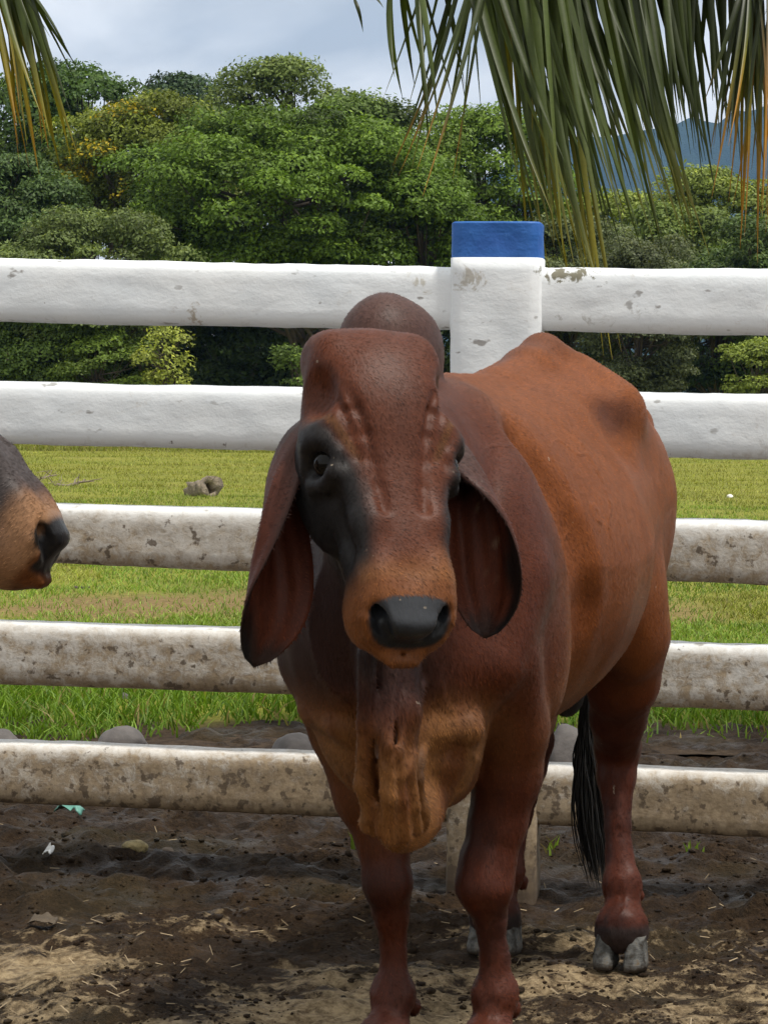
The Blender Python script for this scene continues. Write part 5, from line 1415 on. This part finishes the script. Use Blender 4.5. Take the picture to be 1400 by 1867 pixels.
# fallen log and branches on the lawn
MAT_LOG = simple('weathered_wood', (.22, .18, .13), .9, 30, .8, .03, .6)
g = G(365, 909); d_log = g.y
V, Q = [], []
n, m = 10, 18
for k, (rs, inn) in enumerate(((1.0, False), (.55, True))):
    for i in range(n):
        f = i/(n-1); r = (.155-.075*(1-f)**1.3)*rs
        for j in range(m):
            a = 2*math.pi*j/m
            V.append((-.22+.42*f, r*math.cos(a), .15*(.4+.6*f)+r*math.sin(a)*1.0))
V = np.array(V); V[:, 0] += .05*fbm(V*9+3, 3, 6)*(V[:, 0] > 0); V += .035*fbm(V*12, 3, 5)[:, None]*np.sign(V)
i = np.arange(n*m).reshape(n, m); k = np.roll(i, -1, 1)
q1 = np.stack([i[:-1].ravel(), k[:-1].ravel(), k[1:].ravel(), i[1:].ravel()], 1); q2 = q1[:, ::-1]+n*m
q3 = np.stack([i[-1], k[-1], k[-1]+n*m, i[-1]+n*m], 1); q4 = np.stack([k[0], i[0], i[0]+n*m, k[0]+n*m], 1)
o = obj('log', mesh_np('log', V, np.concatenate([q1, q2, q3, q4]), MAT_LOG, True)); o.location = g; o.rotation_euler = (0, 0, -.75)
tag(o, 'short hollow weathered log lying on the lawn', 'log')
def branch(px, py, pts, r, label, name='fallen_branch', mat=None, twigs=0, seed=1):
    g = G(px, py); s = g.y/FPX; rg = np.random.default_rng(seed)
    pl = np.array([(x*s, y, max(z*s, r*.6)) for x, y, z in pts]); f = np.linspace(0, 1, 14)
    L = np.stack([np.interp(f, np.linspace(0, 1, len(pl)), pl[:, j]) for j in range(3)], 1); L += .25*r*rg.normal(0, 1, L.shape)
    parts = [tube(L, r*np.linspace(1, .35, 14), 7)]
    for _ in range(twigs):
        a = L[rg.integers(2, 12)]; b = a+rg.normal(0, 1, 3)*np.array([.16, .25, .05])+np.array([0, 0, .08]); mid = (a+b)/2+rg.normal(0, .03, 3)
        parts.append(tube(np.array([a, mid, b]), [r*.4, r*.3, r*.15], 5))
    V, Q = join(parts); o = obj(name, mesh_np(name, V, Q, mat or MAT_LOG, True)); o.location = g
    return tag(o, label, 'branch')
branch(122, 889, [(-18, 0, 0), (0, 0, 3), (16, .1, 6), (30, .2, 13)], .035, 'thick pale curved branch end on the lawn', twigs=5, seed=2)
branch(68, 880, [(-35, 0, 2), (0, .2, 6), (30, .4, 14)], .018, 'thin pale twiggy branch on the lawn behind the curved one', twigs=14, seed=3)
branch(75, 884, [(-28, -.2, 0), (0, 0, 2), (45, .3, 3)], .016, 'low grey twig tangle lying along the lawn', twigs=12, seed=4)
branch(150, 1076, [(-13, 0, 0), (0, 0, 2), (13, .02, 4)], .016, 'short dark stick lying on the grass', mat=MAT_BARK, seed=6)

# tufts by the feet
rng = np.random.default_rng(31)
def tuft(px, py, n, h, label, tall=1.0):
    g = G(px, py); xy = np.c_[rng.normal(g.x, .012, n), rng.normal(g.y, .02, n)]
    o = blades('grass_tuft', xy-[g.x, g.y], rng.uniform(.4, 1, n)*h, rng.uniform(.004, .007, n), grass_cols(n, rng, (.16, .26, .03), (.26, .36, .06), .05), rng, .7, z0=np.full(n, .01))
    o.location = (g.x, g.y, 0); tag(o, label, 'grass tuft', 'tufts on the mud')
tuft(650, 1552, 9, .12, 'bright grass tuft left of the bull\'s dewlap'); tuft(1008, 1568, 8, .08, 'thin grass tuft beside the fence post foot'); tuft(1268, 1566, 6, .05, 'small grass tuft on the mud right of the hind leg')
tuft(965, 1560, 5, .05, 'tiny grass tuft between the fence post and foreleg'); 

# clods and straw on the yard: nobody could count them
MAT_CLOD = simple('mud_clod', (.030, .020, .013), .75, 60, .7, .01, .5)
import bmesh
bm = bmesh.new(); bmesh.ops.create_icosphere(bm, subdivisions=1, radius=1.0)
bv = np.array([v.co[:] for v in bm.verts]); bf = np.array([[v.index for v in f.verts] for f in bm.faces]); bm.free()
def lumps(name, xy, rad, mat, seed, flat=.6):
    rg = np.random.default_rng(seed); n = len(xy); Vs = []
    z = ground_z(np.c_[xy, np.zeros(n)])
    var = [bv*(1+.32*fbm(bv*2+k*7, 3, k))[:, None] for k in range(8)]
    for k in range(n):
        a = rg.uniform(0, 6.28); c, s = math.cos(a), math.sin(a); b = var[k % 8]*np.array([1, rg.uniform(.6, 1), flat*rg.uniform(.6, 1.2)])*rad[k]
        Vs.append(np.c_[b[:, 0]*c-b[:, 1]*s+xy[k, 0], b[:, 0]*s+b[:, 1]*c+xy[k, 1], b[:, 2]+z[k]+rad[k]*.12])
    F = (bf[None]+np.arange(n)[:, None, None]*len(bv)).reshape(-1, 3)
    me = mesh_np(name, np.concatenate(Vs), F, mat, False); at_ = me.attributes.new('pale', 'FLOAT', 'POINT'); at_.data.foreach_set('value', (pale_f(np.concatenate(Vs))-1.2).astype(np.float32))
    o = obj(name, me); o['kind'] = 'stuff'; return o
n = 16000; u = rng.random(n); y = 1/(1/4.0+(1/8.9-1/4.0)*u); x = (rng.random(n)*2-1)*.17*y
cl_n = fbm(np.c_[x*2.2, y*2.2, 0*x], 3, 50); kp = rng.random(n) < sstep(-.5, .5, cl_n+np.interp(y, [4, 5.4, 6, 9], [-.35, -.1, .35, .2]))
xy = np.c_[x, y][kp]; rad = np.minimum(.0018*np.exp(rng.normal(.30, .62, len(xy))), .016)*np.interp(xy[:, 1], [4, 6, 9], [.8, 1.35, 1.4])
tag(lumps('mud_clods', xy, rad, MAT_MUD, 3, .6), 'loose dark clods of trampled mud strewn over the yard', 'mud')
# straw
MAT_STRAW = simple('straw_bits', (.27, .205, .12), .7, 0, var=.5)
n = 600; u = rng.random(n); y = 1/(1/4.0+(1/8.5-1/4.0)*u); x = (rng.random(n)*2-1)*.17*y; kp = rng.random(n) < np.interp(y, [4, 5.6, 6.2, 8.5], [1, .8, .3, .25]); x, y = x[kp], y[kp]; n = len(x)
a = rng.normal(0, .7, n); ln = rng.uniform(.006, .03, n); wd_ = rng.uniform(.0012, .003, n); z = ground_z(np.c_[x, y, 0*x])+.006
dx, dy = np.cos(a)*ln/2, np.sin(a)*ln/2; ux, uy = -np.sin(a)*wd_/2, np.cos(a)*wd_/2; tz = rng.normal(0, .004, n)
V = np.stack([np.c_[x-dx-ux, y-dy-uy, z-tz], np.c_[x+dx-ux, y+dy-uy, z+tz], np.c_[x+dx+ux, y+dy+uy, z+tz+.001], np.c_[x-dx+ux, y-dy+uy, z-tz+.001]], 1).reshape(-1, 3)
o = obj('straw_litter', mesh_np('straw_litter', V, np.arange(4*n).reshape(n, 4), MAT_STRAW)); o['kind'] = 'stuff'; tag(o, 'scattered bits of straw and chaff on the mud', 'straw')

# ------------------------------------------------------------------ mountain and the air in front of it
def make_mountain():
    nx, ny = 220, 60; xs = np.linspace(-1200, 2600, nx); ys_ = np.linspace(2600, 5000, ny)
    X, Y = np.meshgrid(xs, ys_); px = 700+X/Y*FPX
    ridge = np.interp(xs, [-1200, -300, 0, 150, 500, 900, 2600], [40, 80, 200, 370, 470, 520, 600])[None, :]
    prof = np.interp(ys_, [2600, 3300, 3900, 4500, 5000], [0, .45, 1.0, .8, .3])[:, None]
    p = np.c_[X.ravel(), Y.ravel(), np.zeros(X.size)]
    n = fbm(p*.0024, 5, 61).reshape(X.shape); rg_ = 1-np.abs(fbm(p*.0038+7, 4, 62)).reshape(X.shape)
    Z = ridge*prof*(.86+.14*rg_+.10*n)*1.0 - 3
    p[:, 2] = Z.ravel(); i = np.arange(X.size).reshape(X.shape)
    q = np.stack([i[:-1, :-1].ravel(), i[:-1, 1:].ravel(), i[1:, 1:].ravel(), i[1:, :-1].ravel()], 1)
    t = NT('forested_mountain'); v = t.coord('Object', (.01, .01, .01)); n1 = t.noise(v, 5, 6, .7); n2 = t.noise(v, .6, 4, .6)
    c = t.mix(t.ramp(n2, (.3, 0), (.7, 1)), (.020, .036, .016), (.05, .075, .03)); t.done(c, 1.0, t.bump(n1, 1.0, 18))
    t.b.inputs['Specular IOR Level'].default_value = 0
    o = obj('mountain', mesh_np('mountain', p, q, t.m, True)); o['kind'] = 'structure'
make_mountain()
def make_haze():
    lo, hi = np.array([-3600, -70, -1.2]), np.array([3600, 5300, 760]); V = [(x, y, z) for x in (lo[0], hi[0]) for y in (lo[1], hi[1]) for z in (lo[2], hi[2])]
    Q = [(0, 1, 3, 2), (4, 6, 7, 5), (0, 4, 5, 1), (2, 3, 7, 6), (0, 2, 6, 4), (1, 5, 7, 3)]
    me = bpy.data.meshes.new('haze'); me.from_pydata(V, [], Q); m = bpy.data.materials.new('haze'); m.use_nodes = True
    nt = m.node_tree; nt.nodes.remove(nt.nodes['Principled BSDF'])
    pv = nt.nodes.new('ShaderNodeVolumePrincipled'); pv.inputs['Color'].default_value = (.30, .54, .98, 1); pv.inputs['Density'].default_value = .00010; pv.inputs['Anisotropy'].default_value = .0
    nt.links.new(pv.outputs[0], nt.nodes['Material Output'].inputs['Volume']); me.materials.append(m)
    o = obj('haze', me); o['kind'] = 'stuff'
make_haze()
